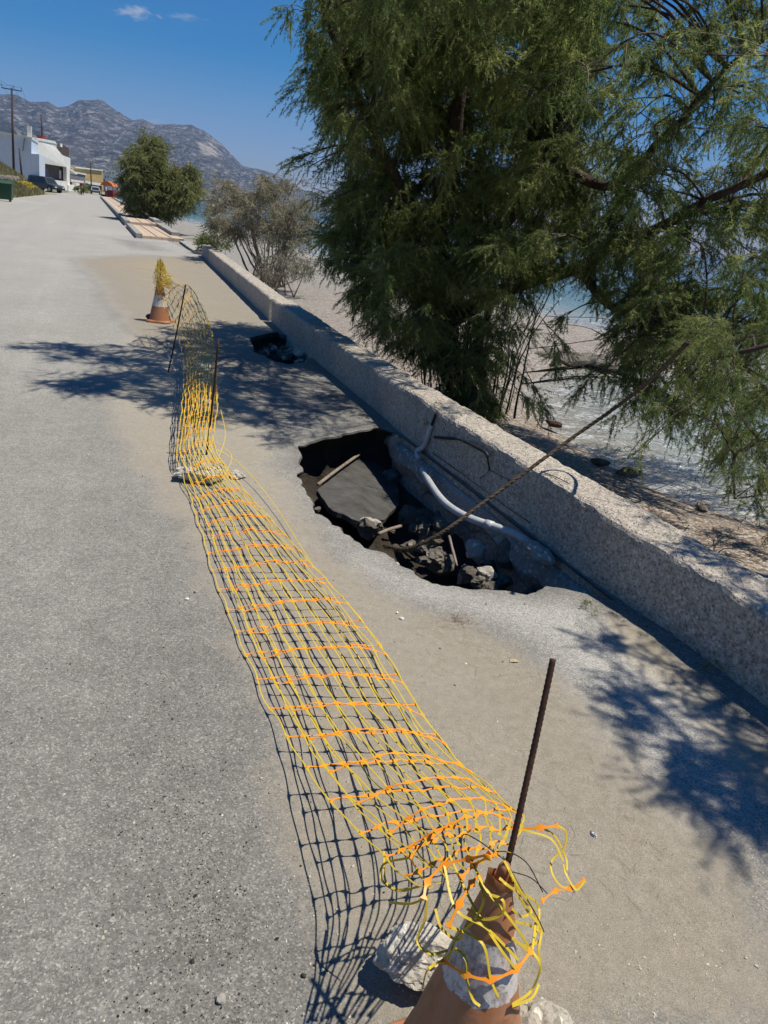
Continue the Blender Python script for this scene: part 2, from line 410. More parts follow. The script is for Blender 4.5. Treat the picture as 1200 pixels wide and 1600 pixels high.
for f in ff:
    cx = sum(vv[i].x for i in f) / len(f); cy = sum(vv[i].y for i in f) / len(f)
    if cy < 7.5 and in_poly(cx, cy, HOLE1): continue
    if 6 < cy < 12 and in_poly(cx, cy, HOLE2): continue
    if not in_poly(cx, cy, op): continue
    faces.append(tuple(f))
def road_z(x, y):
    z = .012 * fbm(x, y, 0, 3, .7)
    if y < 9 and x > -2.5:
        d = -sdist(x, y, HOLE1)
        if 0 <= d < .5: z -= .035 * (1 - d / .5) ** 2
    if x < -20: z = z * .3
    return z
sand = []; pale = []; ble = []; v3 = []
def sm(d, w): return max(0., min(1., .5 + d / w))
for p in vv:
    x, y = p.x, p.y
    a = sm(sdist(x, y, SAND_A) + .06 * fbm(x, y, 3, 3, 1.5), .30) if 6 < y < 26 else 0
    b = sm(sdist(x, y, SAND_B), .45) if y < 13 else 0
    c = sm(sdist(x, y, SAND_C), .2) if y < 5 else 0
    e = sm(sdist(x, y, BLEACH), .25) if y < 6 else 0
    g = sm(sdist(x, y, BLEACH2), 3) * .8 if 10 < y < 90 else 0
    if 12 < y < 60 and x > -26: g = g * (1 - .85 * sm(sdist(x, y, WORN), .5))
    if 8 < y < 50 and x < -4: g = min(1, g + .55 * max(0, 1 - segd(x, y, TRACK) / .28) + .4 * max(0, 1 - segd(x, y, TRACK2) / .25))
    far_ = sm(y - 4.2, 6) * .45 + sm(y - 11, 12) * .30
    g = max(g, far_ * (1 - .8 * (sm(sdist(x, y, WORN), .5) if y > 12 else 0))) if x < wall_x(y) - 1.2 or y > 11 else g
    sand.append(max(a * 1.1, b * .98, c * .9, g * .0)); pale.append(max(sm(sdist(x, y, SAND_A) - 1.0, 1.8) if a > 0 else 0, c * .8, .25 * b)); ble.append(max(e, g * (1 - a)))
    v3.append((x, y, road_z(x, y) if y < 60 else 0))
me = bpy.data.meshes.new('road'); me.from_pydata(v3, [], faces)
for nm, arr in (('sand', sand), ('pale', pale), ('bleach', ble)):
    at_ = me.attributes.new(nm, 'FLOAT', 'POINT'); at_.data.foreach_set('value', arr)
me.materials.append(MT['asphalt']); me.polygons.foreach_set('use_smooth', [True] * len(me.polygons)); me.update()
if me.polygons[len(me.polygons) // 2].normal.z < 0: me.flip_normals()
road = bpy.data.objects.new('road', me); COL.objects.link(road); tag(road, kind='structure')

# broken lip of the asphalt and the washed-out cavity under it
def cavity(name, loopz, depth, under, floor_in, seed):
    mb = MB(); n = len(loopz)
    c = sum(loopz, Vector()) / n
    rings = []
    top = [Vector((p.x, p.y, road_z(p.x, p.y) - .0005)) for p in loopz]
    def ring(z, off, amp):
        r = []
        for i, p in enumerate(loopz):
            a = loopz[i - 1]; b = loopz[(i + 1) % n]; t = (b - a); nn = Vector((t.y, -t.x, 0)).normalized()
            if (p - c).dot(nn) < 0: nn = -nn
            lim = wall_x(p.y) + .0 - p.x
            q = p + nn * (off + amp * fbm(p.x * 5, p.y * 5, z * 6 + seed, 4, 1.3))
            q.x = min(q.x, wall_x(q.y) + .12)
            q.z = z + amp * .5 * fbm(p.x * 4, p.y * 4, z * 3 + seed + 9, 3, 1.5)
            r.append(q)
        return r
    mb2 = MB()
    r1 = ring(-.045, -.008, .02)
    mb2.add(top + r1, [(i, (i + 1) % n, n + (i + 1) % n, n + i) for i in range(n)])
    r2 = ring(-.075, under, .03)
    mb2.add(r1 + r2, [(i, (i + 1) % n, n + (i + 1) % n, n + i) for i in range(n)])
    lip = mb2.build('road_lip', MT['slab'], road)
    rs = [ring(-.085, under * .9, .03), ring(-.3 * depth, under * 1.6, .10), ring(-.55 * depth, under, .14), ring(-.8 * depth, 0, .14)]
    for k in (.75, .5, .25, .08):
        r = []
        for p in loopz:
            q = c + (p - c) * k
            q.z = -depth * (1.0 - .12 * (k)) + .16 * depth * fbm(q.x * 5, q.y * 5, seed, 4, 1.5); r.append(q)
        rs.append(r)
    vs = [p for r in rs for p in r]
    fs = [(j * n + i, j * n + (i + 1) % n, (j + 1) * n + (i + 1) % n, (j + 1) * n + i) for j in range(len(rs) - 1) for i in range(n)]
    fs.append(tuple((len(rs) - 1) * n + i for i in range(n)))
    mb.add(vs, fs)
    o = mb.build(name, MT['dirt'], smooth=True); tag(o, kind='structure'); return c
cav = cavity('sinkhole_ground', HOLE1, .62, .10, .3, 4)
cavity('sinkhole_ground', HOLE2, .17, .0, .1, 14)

# ------------------------------------------------------------------ sea wall
def wall_mb(spine, thick, ztop, zin, zout, seg, seed, mat, name, parent):
    # spine: road-side foot points; profile road face, rounded top, sea face
    L = [Vector((x, y, 0)) for x, y in spine]
    pts = []
    for a, b in zip(L, L[1:]):
        k = max(1, int((b - a).length / seg))
        for i in range(k): pts.append(a.lerp(b, i / k))
    pts.append(L[-1])
    prof = []
    for i in range(7): prof.append((0, zin + (ztop - .03 - zin) * i / 6))
    prof += [(.008, ztop - .012), (.03, ztop)]
    for i in range(1, 6): prof.append((.03 + (thick - .06) * i / 6, ztop))
    prof += [(thick - .03, ztop), (thick - .008, ztop - .012), (thick, ztop - .03)]
    for i in range(1, 5): prof.append((thick, ztop - .03 + (zout - ztop + .03) * i / 4))
    n = len(prof); vs = []
    for j, p in enumerate(pts):
        t = (pts[min(j + 1, len(pts) - 1)] - pts[max(j - 1, 0)]).normalized(); nn = Vector((t.y, -t.x, 0))
        for (o_, z) in prof:
            q = p + nn * o_ + Vector((0, 0, z))
            d = .020 * fbm(q.x * 6, q.y * 6, q.z * 6 + seed, 4, 1.5) + .010 * fbm(q.x * 1.2, q.y * 1.2, seed, 2, 1)
            q += nn * (d if o_ > thick / 2 else -d) * .9
            if z > ztop - .04: q.z += .024 * fbm(q.x * 5, q.y * 5, seed + 5, 4, 1.3)
            vs.append(q)
    fs = [(j * n + i, (j + 1) * n + i, (j + 1) * n + i + 1, j * n + i + 1) for j in range(len(pts) - 1) for i in range(n - 1)]
    fs += [tuple(range(n - 1, -1, -1)), tuple((len(pts) - 1) * n + i for i in range(n))]
    mb = MB(); mb.add(vs, fs); mb.v = [tuple(v) for v in mb.v]
    return mb.build(name, mat, parent, smooth=False)
sp_near = [(4.0, -3.0), (1.57, 2.46), (1.49, 2.66), (-.1, 6.33), (-.9, 8.31), (-1.98, 11.17)]
sp_far = [(-2.03, 11.24), (-2.16, 11.65), (-4.2, 17.3), (-6.22, 22.88)]
w1 = empty('sea_wall', (1.5, 2.6, 0), 'long low rough concrete sea wall running beside the big sinkhole, cracked, near section', 'wall')
w1b = wall_mb([(x - 1.5, y - 2.6) for x, y in sp_near], .29, .335, -.75, -1.0, .045, 2, MT['wall'], 'wall_body', w1)
w2 = wall_mb(sp_far, .27, .33, -.2, -1.0, .09, 8, MT['wall'], 'sea_wall', None)
tag(w2, 'farther lower section of concrete sea wall beside the pale sand, ending before the shrub', 'wall')
def onwall(px, py, off=0.0):
    d = ray(px, py)
    for (x0, y0), (x1, y1) in zip(WB, WB[1:]):
        A = np.array([[d[0], -(x1 - x0)], [d[1], -(y1 - y0)]])
        t, u = np.linalg.solve(A, np.array([x0, y0]))
        if 0 <= u <= 1 and t > 0:
            nn = Vector((y1 - y0, -(x1 - x0), 0)).normalized()
            return Vector((t * d[0], t * d[1], CAM_H + t * d[2])) - nn * off
O1 = Vector((1.5, 2.6, 0))
# footing ledge of the wall seen in the hole
ft = MB(); ys = np.linspace(3.25, 6.2, 34); ftv = []; ftf = []
for i, y in enumerate(ys):
    x = wall_x(y); n1 = fbm(y * 2, 3, 0, 3, 1.5)
    for (o_, z) in ((.02, -.10), (-.015 + .01 * n1, -.105 + .012 * n1), (-.035 + .02 * n1, -.13), (-.05 + .05 * n1, -.22 + .06 * n1), (.0 + .06 * n1, -.30 + .10 * n1), (.08, -.45)):
        ftv.append(Vector((x + o_ * .93, y + o_ * .36, z)) - O1)
for i in range(len(ys) - 1):
    for k in range(5): ftf.append((i * 6 + k, i * 6 + k + 1, (i + 1) * 6 + k + 1, (i + 1) * 6 + k))
ft.add(ftv, ftf); ft.build('footing', MT['oldconc'], w1)
def strip_crack_or_shadow(pxs, w, top=False):
    mb = MB()
    if top: P = crom([G(*p, .343) for p in pxs], 5); nn = Vector((0, 0, 1))
    else: P = crom([onwall(*p, .011) for p in pxs], 5); nn = Vector((-.92, -.38, 0))
    P = [p + Vector((0, rnd.uniform(-1, 1) * .004, rnd.uniform(-1, 1) * .004 if not top else 0)) - O1 for p in P]
    mb.tape(P, [w * rnd.uniform(.5, 1.3) for _ in P], .003, nn); mb.build('crack_or_shadow', MT['black'], w1)
strip_crack_or_shadow([(766, 733), (780, 741), (800, 752)], .005)
strip_crack_or_shadow([(767, 735), (760, 742), (752, 748)], .003)
strip_crack_or_shadow([(845, 736), (868, 745), (890, 756)], .006, True)  # dark strip standing in for a cast shadow line on the wall top
strip_crack_or_shadow([(677, 706), (730, 745), (770, 775), (830, 818)], .004)

# ------------------------------------------------------------------ beach, sea, land
SHORE = [(9, 1.5), (6.2, 5.2), (4.3, 7.0), (3.5, 7.6), (3.0, 8.2), (2.6, 9.0), (2.2, 10.2), (2.1, 12.0), (2.6, 14.5), (4.2, 16.6), (7.5, 17.5), (7.0, 21), (4.4, 26), (1.5, 30), (-1.5, 33.5), (-3.4, 37.5), (-6, 46), (-11, 58), (-19, 72), (-35, 100), (-60, 150), (-75, 190)]
SEA = -.92
SP = np.array(SHORE)
def shore_d(x, y):               # positive on land
    P = SP[:-1]; Q = SP[1:]; e = Q - P; w = np.array([x, y]) - P
    t = np.clip((w * e).sum(1) / (e * e).sum(1), 0, 1)
    dd = ((w - e * t[:, None]) ** 2).sum(1); i = int(dd.argmin())
    s = e[i][0] * w[i][1] - e[i][1] * w[i][0]
    return math.sqrt(dd[i]) * (1 if s > 0 else -1)
def beach_z(x, y):
    d = shore_d(x, y) + .35 * fbm(x, y, 0, 3, .5)
    if d > 0: z = SEA + min(.20 * d, .11 + .09 * d, .42)
    else: z = SEA + max(.14 * d, -1.5)
    z += .03 * fbm(x, y, 4, 4, 2.0)
    if 14.5 < y < 60 and d > 0: z += .10 * max(0, fbm(x * 1.0, y * .7, 2, 3, 1.2)) * 1.5
    return z
def sheet(name, xs, ys, zf, mat, keep=None, smooth=True):
    V = []; idx = {}
    Fc = []
    for j, y in enumerate(ys):
        for i, x in enumerate(xs(y)): V.append((x, y, zf(x, y)))
    m = len(xs(ys[0]))
    for j in range(len(ys) - 1):
        for i in range(m - 1):
            a = j * m + i
            Fc.append((a, a + 1, a + 1 + m, a + m))
    mb = MB(); mb.v = V; mb.f = Fc; mb.m = [0] * len(Fc)
    return mb.build(name, mat, smooth=smooth)
def m_beach():
    m, nt, bs, out = new_mat('pebble_beach'); N = NT(nt)
    cell = N.n('ShaderNodeSeparateColor', {'Color': N.voro(34, out='Color')})
    c = N.ramp(cell.outputs[0], [(0, (.07, .055, .045)), (.3, (.17, .135, .105)), (.6, (.27, .225, .18)), (.85, (.37, .33, .28)), (1, (.55, .5, .45))])
    c = N.mix(N.ramp(cell.outputs[1], [(.8, 0), (.9, .6)]), c, (.33, .17, .11))
    far = N.mix(N.ramp(N.noise(6, 5, .7), [(.35, 0), (.65, 1)]), (.20, .185, .165), (.33, .315, .29))
    y = N.n('ShaderNodeSeparateXYZ', {'Vector': N.P()})
    c = N.mix(N.math('MULTIPLY_ADD', y.outputs[1], .05, -.4, clamp=True), c, far)
    wet = N.ramp(N.math('ADD', y.outputs[2], N.math('MULTIPLY', N.noise(3, 3), .05)), [(0, 0)])
    wz = N.math('MULTIPLY_ADD', y.outputs[2], -14, 14 * SEA + 1.0 + .6, clamp=True)
    c = N.mix(N.math('MULTIPLY', wz, .0), c, (.1, .09, .08))
    h = N.voro(34)
    nt.links.new(c, bs.inputs['Base Color']); bs.inputs['Roughness'].default_value = .85
    nt.links.new(N.bump(N.math('MULTIPLY', h, -1), .9, .03), bs.inputs['Normal'])
    return m
MT['beach'] = m_beach()
def bxs(y):
    x0 = wall_x(min(y, 175)) + .2 - .002 * y; return [x0 + (t ** 1.35) * (9 + y * .25) for t in np.linspace(0, 1, 70)]
ys = list(np.arange(-4, 20, .18)) + list(np.arange(20, 60, .6)) + list(np.arange(60, 190, 4))
bz = sheet('beach', bxs, ys, beach_z, MT['beach']); tag(bz, kind='structure')
def m_sea():
    m, nt, bs, out = new_mat('sea'); N = NT(nt)
    sd = N.attr('offshore')
    c = N.ramp(sd, [(0, (.34, .32, .28)), (.035, (.28, .32, .31)), (.10, (.10, .22, .25)), (.2, (.03, .15, .20)), (.45, (.018, .12, .19)), (1, (.012, .075, .16))])  # shallow tones lightened, painting in glints and sky reflection
    foam_glint = N.math('MULTIPLY', N.ramp(N.noise(3.2, 8, .72, dist=1.2), [(.50, 0), (.64, 1)]), N.ramp(sd, [(0, .8), (.04, .5), (.10, 0)]))  # white near the shore is foam, strengthened to double as painted glints
    c = N.mix(foam_glint, c, (.72, .74, .74))
    nt.links.new(c, bs.inputs['Base Color'])
    nt.links.new(N.math('MULTIPLY_ADD', foam_glint, .5, .07), bs.inputs['Roughness'])
    bs.inputs['IOR'].default_value = 1.33
    mp = N.n('ShaderNodeMapping', {'Vector': N.P(), 'Rotation': (0, 0, .5), 'Scale': (1, 2.0, 1)}).outputs[0]
    h1 = N.noise(2.6, 5, .6, mp, dist=.6); h2 = N.noise(11, 4, .6, mp)
    b = N.bump(h1, 1.0, .22); b = N.bump(h2, .9, .06, b)
    nt.links.new(b, bs.inputs['Normal']); return m
MT['sea'] = m_sea()
V = []; Fc = []; off = []
rr = [0] + list(np.geomspace(1.2, 9000, 150)); aa = np.linspace(math.radians(-75), math.radians(80), 130)
# fan of the sea from a point behind the camera on the sea side
for r in rr:
    for a in aa:
        x, y = 3 + r * math.sin(a), -2 + r * math.cos(a); V.append((x, y, SEA + (.012 * fbm(x, y, 0, 2, .9) if r < 60 else 0)))
        off.append(min(1, max(0, -shore_d(x, y) + .5 * fbm(x, y, 1, 2, .6)) / 60) if y < 1000 else 1)
m_ = len(aa)
for j in range(len(rr) - 1):
    for i in range(m_ - 1):
        a = j * m_ + i; Fc.append((a, a + m_, a + m_ + 1, a + 1))
mb = MB(); mb.v = V; mb.f = Fc; mb.m = [0] * len(Fc); sea = mb.build('sea', MT['sea'], smooth=True); tag(sea, kind='structure')
at_ = sea.data.attributes.new('offshore', 'FLOAT', 'POINT'); at_.data.foreach_set('value', off)
if sea.data.polygons[500].normal.z < 0: sea.data.flip_normals()

MT['land'] = simple('dry_land', (.30, .26, .2), .95, (.16, .16, .09), .06, 1, .3, .2, obj=False)
MT['grass'] = simple('verge', (.12, .12, .05), .95, (.33, .27, .17), .6, 6, .8, .1, obj=False)
# land beyond and left of the road
land = MB()
land.add([(road_left(-60) - 2, -60, -.06), (-900, -60, -.06), (-2500, 1700, -.06), (-420, 1700, -.06), (-230, 900, -.06), (-140, 420, -.06), (-95, 250, -.06), (-73, 190, -.06), (wall_x(172), 172, -.06), (road_left(170) - .0, 170, -.06), (road_left(40), 40, -.06)], [tuple(range(10, -1, -1))])
lo = land.build('ground', MT['land']); tag(lo, kind='structure')
if lo.data.polygons[0].normal.z < 0: lo.data.flip_normals()
# bank left of the road
def bank_z(t, y):
    k = 1 if y < 86 else max(0, 1 - (y - 86) / 6)
    pr = [(0, -.05), (.15, .06), (.8, .45), (1.45, .75), (1.6, 1.15), (4, 2.4), (9, 2.8), (40, 3.2)]
    z = 0
    for (a, za), (b, zb) in zip(pr, pr[1:]):
        if t <= b: z = za + (zb - za) * (t - a) / (b - a); break
    else: z = 3.2
    return -.07 + (z + .07) * k + .07 * fbm(t * 2, y, 3, 3, .8) * min(1, t) * k
ts = [0, .15, .45, .8, 1.1, 1.45, 1.6, 2.2, 3, 4, 6, 9, 20, 40]
V = []; Fc = []; yy = list(np.arange(30, 106, 1.0))
for y in yy:
    for t in ts: V.append((road_left(y) + .1 - t, y, bank_z(t, y)))
for j in range(len(yy) - 1):
    for i in range(len(ts) - 1):
        a = j * len(ts) + i; Fc.append((a, a + len(ts), a + len(ts) + 1, a + 1))
mb = MB(); mb.v = V; mb.f = Fc; mb.m = [0] * len(Fc); bk = mb.build('bank', MT['grass'], smooth=True); tag(bk, kind='structure')
if bk.data.polygons[40].normal.z < 0: bk.data.flip_normals()

# ------------------------------------------------------------------ mountains
def m_mount():
    m, nt, bs, out = new_mat('mountain_rock'); N = NT(nt)
    v = N.P()
    v = N.n('ShaderNodeMapping', {'Vector': v, 'Scale': (1, .45, 1.6)}).outputs[0]
    f = N.noise(.006, 8, .68, v); g = N.noise(.05, 7, .8, v)
    c = N.mix(N.ramp(f, [(.38, 0), (.62, 1)]), (.045, .05, .045), (.12, .11, .105))
    c = N.mix(N.ramp(g, [(.50, 0), (.60, .9)]), c, (.36, .34, .33))
    c = N.mix(N.ramp(N.noise(.024, 6, .8, v), [(.48, 0), (.60, .85)]), c, (.028, .035, .028))
    c = N.mix(N.attr('scar'), c, (.58, .52, .45))
    nt.links.new(c, bs.inputs['Base Color']); bs.inputs['Roughness'].default_value = 1; bs.inputs['Specular IOR Level'].default_value = .1
    b = N.bump(N.noise(.02, 8, .7, v), 1.0, 40); nt.links.new(b, bs.inputs['Normal']); return m
MT['mount'] = m_mount()
SKY = [(-260, 175), (-160, 140), (-80, 155), (0, 148), (25, 147), (48, 158), (74, 157), (91, 168), (105, 167), (122, 157), (159, 157), (176, 170), (207, 188), (224, 185), (241, 195), (269, 192), (300, 195), (317, 204), (347, 225), (378, 259), (412, 266), (434, 274), (458, 289), (480, 300), (520, 309), (560, 322), (620, 333), (700, 342), (800, 356)]
saz = []; sel = []
for p in SKY:
    d = ray(*p); saz.append(math.atan2(d[0], d[1])); sel.append(d[2] / math.hypot(d[0], d[1]))
NA, NR = 520, 110
az = np.linspace(saz[0], saz[-1], NA); el = np.interp(az, saz, sel)
frac = np.linspace(0, 1, NA)
V = []; scar = []; 
s0 = ray(326, 232); saz0 = math.atan2(s0[0], s0[1]); sel0 = s0[2] / math.hypot(s0[0], s0[1])
for j in range(NR):
    tr = j / (NR - 1) * 1.25
    for i in range(NA):
        R0 = 1500 + 900 * frac[i]; R1 = 3000 + 1500 * frac[i]
        r = R0 + (R1 - R0) * tr
        x, y = r * math.sin(az[i]), r * math.cos(az[i])
        H = R1 * max(el[i], .0012) + 1.6
        base = -3 + (H + 3) * (tr ** 1.15 if tr <= 1 else 1 - (tr - 1) * 1.6)
        rid = 1 - abs(fbm(x, y, 0, 5, .0013)) * 3.2
        amp = min(1, H / 250) * 70 * math.sin(math.pi * min(1, tr)) ** .8
        dz = amp * (rid - .62) + min(1, H / 200) * 14 * fbm(x, y, 7, 4, .007) * (1 if tr > .02 else 0)
        z = base + dz
        lim = el[i] * r * .985 + 1.6
        if tr < .97: z = min(z, lim)
        V.append((x, y, z))
        e2 = (z - 1.6) / r
        q = ((az[i] - saz0) / .013) ** 2 + ((e2 - sel0) / .009) ** 2 + 3.0 * fbm(x, y, 3, 4, .012)
        scar.append(max(0, min(.55, 1.1 - q)))
V = np.array(V); jj, ii = np.meshgrid(np.arange(NR - 1), np.arange(NA - 1), indexing='ij'); a = (jj * NA + ii).ravel()
mo = np_mesh('mountain', V, np.stack([a, a + NA, a + NA + 1, a + 1], 1), MT['mount'], smooth=False)
if mo.data.polygons[3000].normal.z < 0: mo.data.flip_normals()
at_ = mo.data.attributes.new('scar', 'FLOAT', 'POINT'); at_.data.foreach_set('value', scar); tag(mo, kind='structure')


# ------------------------------------------------------------------ rocks
def rock_mesh(mb, c, size, seed, sub=3, rough=.35, rot=None):
    bm = bmesh.new(); bmesh.ops.create_icosphere(bm, subdivisions=sub, radius=1)
    r = random.Random(seed); R = Matrix.Rotation(r.uniform(0, 6.28), 3, 'Z') @ Matrix.Rotation(r.uniform(-.3, .3), 3, 'X')
    if rot is not None: R = rot
    planes = [Vector((r.gauss(0, 1), r.gauss(0, 1), r.gauss(0, 1))).normalized() for _ in range(9)]
    lim = [r.uniform(.55, .85) for _ in planes]
    out = []
    for v in bm.verts:
        p = v.co.copy()
        for n, l in zip(planes, lim):
            d = p.dot(n)
            if d > l: p -= n * (d - l) * .92
        p *= 1 + rough * fbm(p.x * 1.5 + seed, p.y * 1.5, p.z * 1.5, 5, 1.4)
        p = Vector((p.x * size[0], p.y * size[1], p.z * size[2]))
        out.append(Vector(c) + R @ p)
    mb.add(out, [tuple(v.index for v in f.verts) for f in bm.faces]); bm.free()
def rock(name, c, size, seed, mat, label, cat='rock', group=None, sub=3, rough=.35):
    mb = MB(); rock_mesh(mb, (0, 0, 0), size, seed, sub, rough)
    o = mb.build(name, mat); o.location = c; return tag(o, label, cat, group)
MT['dirtstone'] = simple('dark_brown_stone', (.06, .042, .032), .9, (.03, .022, .018), 20, 60, .6, .006)
# inside the big sinkhole
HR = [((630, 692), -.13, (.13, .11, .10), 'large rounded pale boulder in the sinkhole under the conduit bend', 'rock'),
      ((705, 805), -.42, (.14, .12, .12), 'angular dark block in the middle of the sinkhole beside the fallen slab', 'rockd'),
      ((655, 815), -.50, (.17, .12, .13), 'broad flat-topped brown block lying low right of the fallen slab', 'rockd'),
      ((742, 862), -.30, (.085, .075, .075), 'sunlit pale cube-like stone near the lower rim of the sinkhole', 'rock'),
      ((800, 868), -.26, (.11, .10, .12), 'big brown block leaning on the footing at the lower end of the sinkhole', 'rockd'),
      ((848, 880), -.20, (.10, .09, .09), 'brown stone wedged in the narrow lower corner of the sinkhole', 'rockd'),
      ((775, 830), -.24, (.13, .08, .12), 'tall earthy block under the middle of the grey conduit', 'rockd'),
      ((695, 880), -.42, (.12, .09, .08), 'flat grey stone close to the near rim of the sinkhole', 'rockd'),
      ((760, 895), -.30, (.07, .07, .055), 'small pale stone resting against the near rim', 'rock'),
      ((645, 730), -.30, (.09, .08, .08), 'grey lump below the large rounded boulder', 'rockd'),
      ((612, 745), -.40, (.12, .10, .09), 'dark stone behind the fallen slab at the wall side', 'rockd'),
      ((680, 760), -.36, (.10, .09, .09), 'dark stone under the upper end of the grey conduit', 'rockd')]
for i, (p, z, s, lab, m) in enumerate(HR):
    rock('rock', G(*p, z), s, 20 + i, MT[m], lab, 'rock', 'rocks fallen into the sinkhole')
r_ = random.Random(11)
rub = []
for k in range(120):
    px = r_.uniform(500, 860); py = 700 + max(0, (px - 520)) * .50 + r_.uniform(-15, 110)
    z = r_.uniform(-.52, -.30); p = G(px, py, z)
    if sdist(p.x, p.y, HOLE1) < .03 or (px < 625 and 700 < py < 815): continue
    s = r_.uniform(.03, .085)
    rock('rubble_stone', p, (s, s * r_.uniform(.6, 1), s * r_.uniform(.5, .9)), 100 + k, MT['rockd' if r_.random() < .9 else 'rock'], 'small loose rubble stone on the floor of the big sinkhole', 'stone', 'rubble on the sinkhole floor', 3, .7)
for k in range(16):
    px = r_.uniform(405, 470); py = 535 + (px - 405) * .3 + r_.uniform(0, 18)
    s = r_.uniform(.04, .085)
    rock('rubble_stone', G(px, py, -.11), (s * 1.2, s, s * .8), 160 + k, MT['rockd' if r_.random() < .7 else 'rock'], 'loose rubble stone in the small shaded hole by the wall', 'stone', 'rubble in the small far hole', 2)
rock('rock', G(478, 553, -.03), (.17, .12, .10), 190, MT['rock'], 'pale block at the right end of the small far hole against the wall', 'rock')

for k in range(34):              # crumbled edge pieces under the left and near rim
    i = r_.randrange(6, len(HOLE1) // 2); p = HOLE1[i].lerp(cav, r_.uniform(.06, .26)); s = r_.uniform(.018, .05)
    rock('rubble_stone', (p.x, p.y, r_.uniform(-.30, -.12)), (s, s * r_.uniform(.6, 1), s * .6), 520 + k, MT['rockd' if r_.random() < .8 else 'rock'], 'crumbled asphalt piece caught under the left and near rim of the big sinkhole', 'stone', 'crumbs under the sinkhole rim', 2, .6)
# fallen slab: two plates of asphalt
def slab(pts, th, label, seed):
    P = densify([Vector(p) for p in pts], 6, .035, seed); n = len(P); c = sum(P, Vector()) / n
    nn = (P[0] - c).cross(P[n // 3] - c).normalized()
    if nn.z < 0: nn = -nn
    mb = MB(); top = [p - c for p in P]; mid = [(p - c) * .5 for p in P]; bot = [p - c - nn * th for p in P]
    for q in mid: q.z += .012 * fbm(q.x * 6, q.y * 6, seed)
    mb.add(top + mid + [Vector()] + bot, [(i, (i + 1) % n, n + (i + 1) % n, n + i) for i in range(n)] + [(n + i, n + (i + 1) % n, 2 * n) for i in range(n)] + [(i, 2 * n + 1 + i, 2 * n + 1 + (i + 1) % n, (i + 1) % n) for i in range(n)] + [tuple(2 * n + 1 + i for i in range(n - 1, -1, -1))])
    o = mb.build('asphalt_slab', MT['slab']); o.location = c; return tag(o, label, 'slab')
slab([G(494, 766, -.26), G(515, 742, -.29), G(560, 712, -.34), G(596, 706, -.38), G(618, 745, -.42), G(624, 790, -.42), G(600, 812, -.36), G(565, 816, -.28), G(520, 798, -.24)], .035, 'large flat plate of broken grey asphalt tipped into the sinkhole', 3)
def tube_thing(name, pts, rad, mat, label, cat, n=8, smooth=True, group=None):
    mb = MB(); o = Vector(pts[0]); mb.tube([Vector(p) - o for p in pts], rad, n)
    ob = mb.build(name, mat, smooth=smooth); ob.location = o; return tag(ob, label, cat, group)
tube_thing('stick', crom([G(497, 757, -.22), G(530, 732, -.26), (G(568, 705, -.30))], 4), .013, MT['twig'], 'long pale stick lying over the top of the fallen slab', 'stick')
tube_thing('stick', crom([G(592, 834, -.26), G(606, 828, -.28), G(626, 822, -.32)], 3), .012, MT['twig'], 'short thick stick poking out just below the fallen slab', 'stick')
tube_thing('stick', crom([G(702, 838, -.22), G(708, 862, -.26), G(714, 884, -.30)], 3), [.010, .009, .008] * 2 + [.006], MT['twig'], 'thin upright stick near the lower rim under the rope', 'stick')
tube_thing('stick', [G(658, 775, -.30), G(676, 763, -.28)], .010, MT['twig'], 'short pale stick left of the conduit', 'stick')
# grey conduit with coupling
pp = [G(660, 733, -.10), G(672, 755, -.10), G(690, 780, -.09), G(712, 798, -.08), G(738, 811, -.07), G(770, 822, -.06), G(800, 832, -.05), G(824, 846, -.06)]
t_ = empty('conduit_pipe', pp[0], 'long pale grey plastic conduit curving along the wall side of the sinkhole', 'pipe')
mb = MB(); mb.tube([p - pp[0] for p in crom(pp, 6)], .024, 14); mb.build('pipe', MT['pvc'], t_, True)
mb = MB(); q = [crom(pp, 6)[i] - pp[0] for i in (28, 29, 30)]; mb.tube(q, .029, 14); mb.build('coupling', MT['pvc'], t_, True)
pp2 = [onwall(656, 716, .05), onwall(659, 706, .04), onwall(668, 697, .03), onwall(672, 685, .025), onwall(675, 672, .02), onwall(678, 664, .014)]
pp2[0] = G(654, 716, -.07)
t_ = empty('conduit_pipe', pp2[0], 'short pale grey conduit elbow rising against the wall beside the rounded boulder', 'pipe')
mb = MB(); mb.tube([p - pp2[0] for p in crom(pp2, 5)], [.019] * 26, 12); mb.build('pipe', MT['pvc'], t_, True)
mb = MB(); q = [crom(pp2, 5)[i] - pp2[0] for i in (5, 6, 7, 8)]; mb.tube(q, .024, 12); mb.build('coupling', MT['pvc'], t_, True)
tube_thing('cable', crom([onwall(677, 667, .02), onwall(681, 657, .02), onwall(684, 646, .014)], 4), .010, MT['black'], 'black cable stub leaving the top of the conduit elbow on the wall', 'cable')
tube_thing('cable', crom([onwall(681, 683, .01), onwall(695, 684, .03), onwall(716, 686, .02), onwall(735, 691, .03), onwall(753, 699, .04), onwall(766, 708, .03), onwall(767, 722, .02), onwall(766, 734, .005)], 5), [.011] * 10 + [.006] * 4 + [.012] * 14 + [.005] * 8, MT['black'], 'frayed black cable looping across the cracked face of the wall', 'cable')
mb = MB(); rock_mesh(mb, (0, 0, 0), (.16, .055, .05), 5, 3, .35, Matrix.Rotation(math.radians(115), 3, 'Z'))
o = mb.build('concrete_lump', MT['oldconc']); o.location = G(842, 862, -.05); tag(o, 'long pale lump of mortar at the lower end of the grey conduit', 'concrete lump')

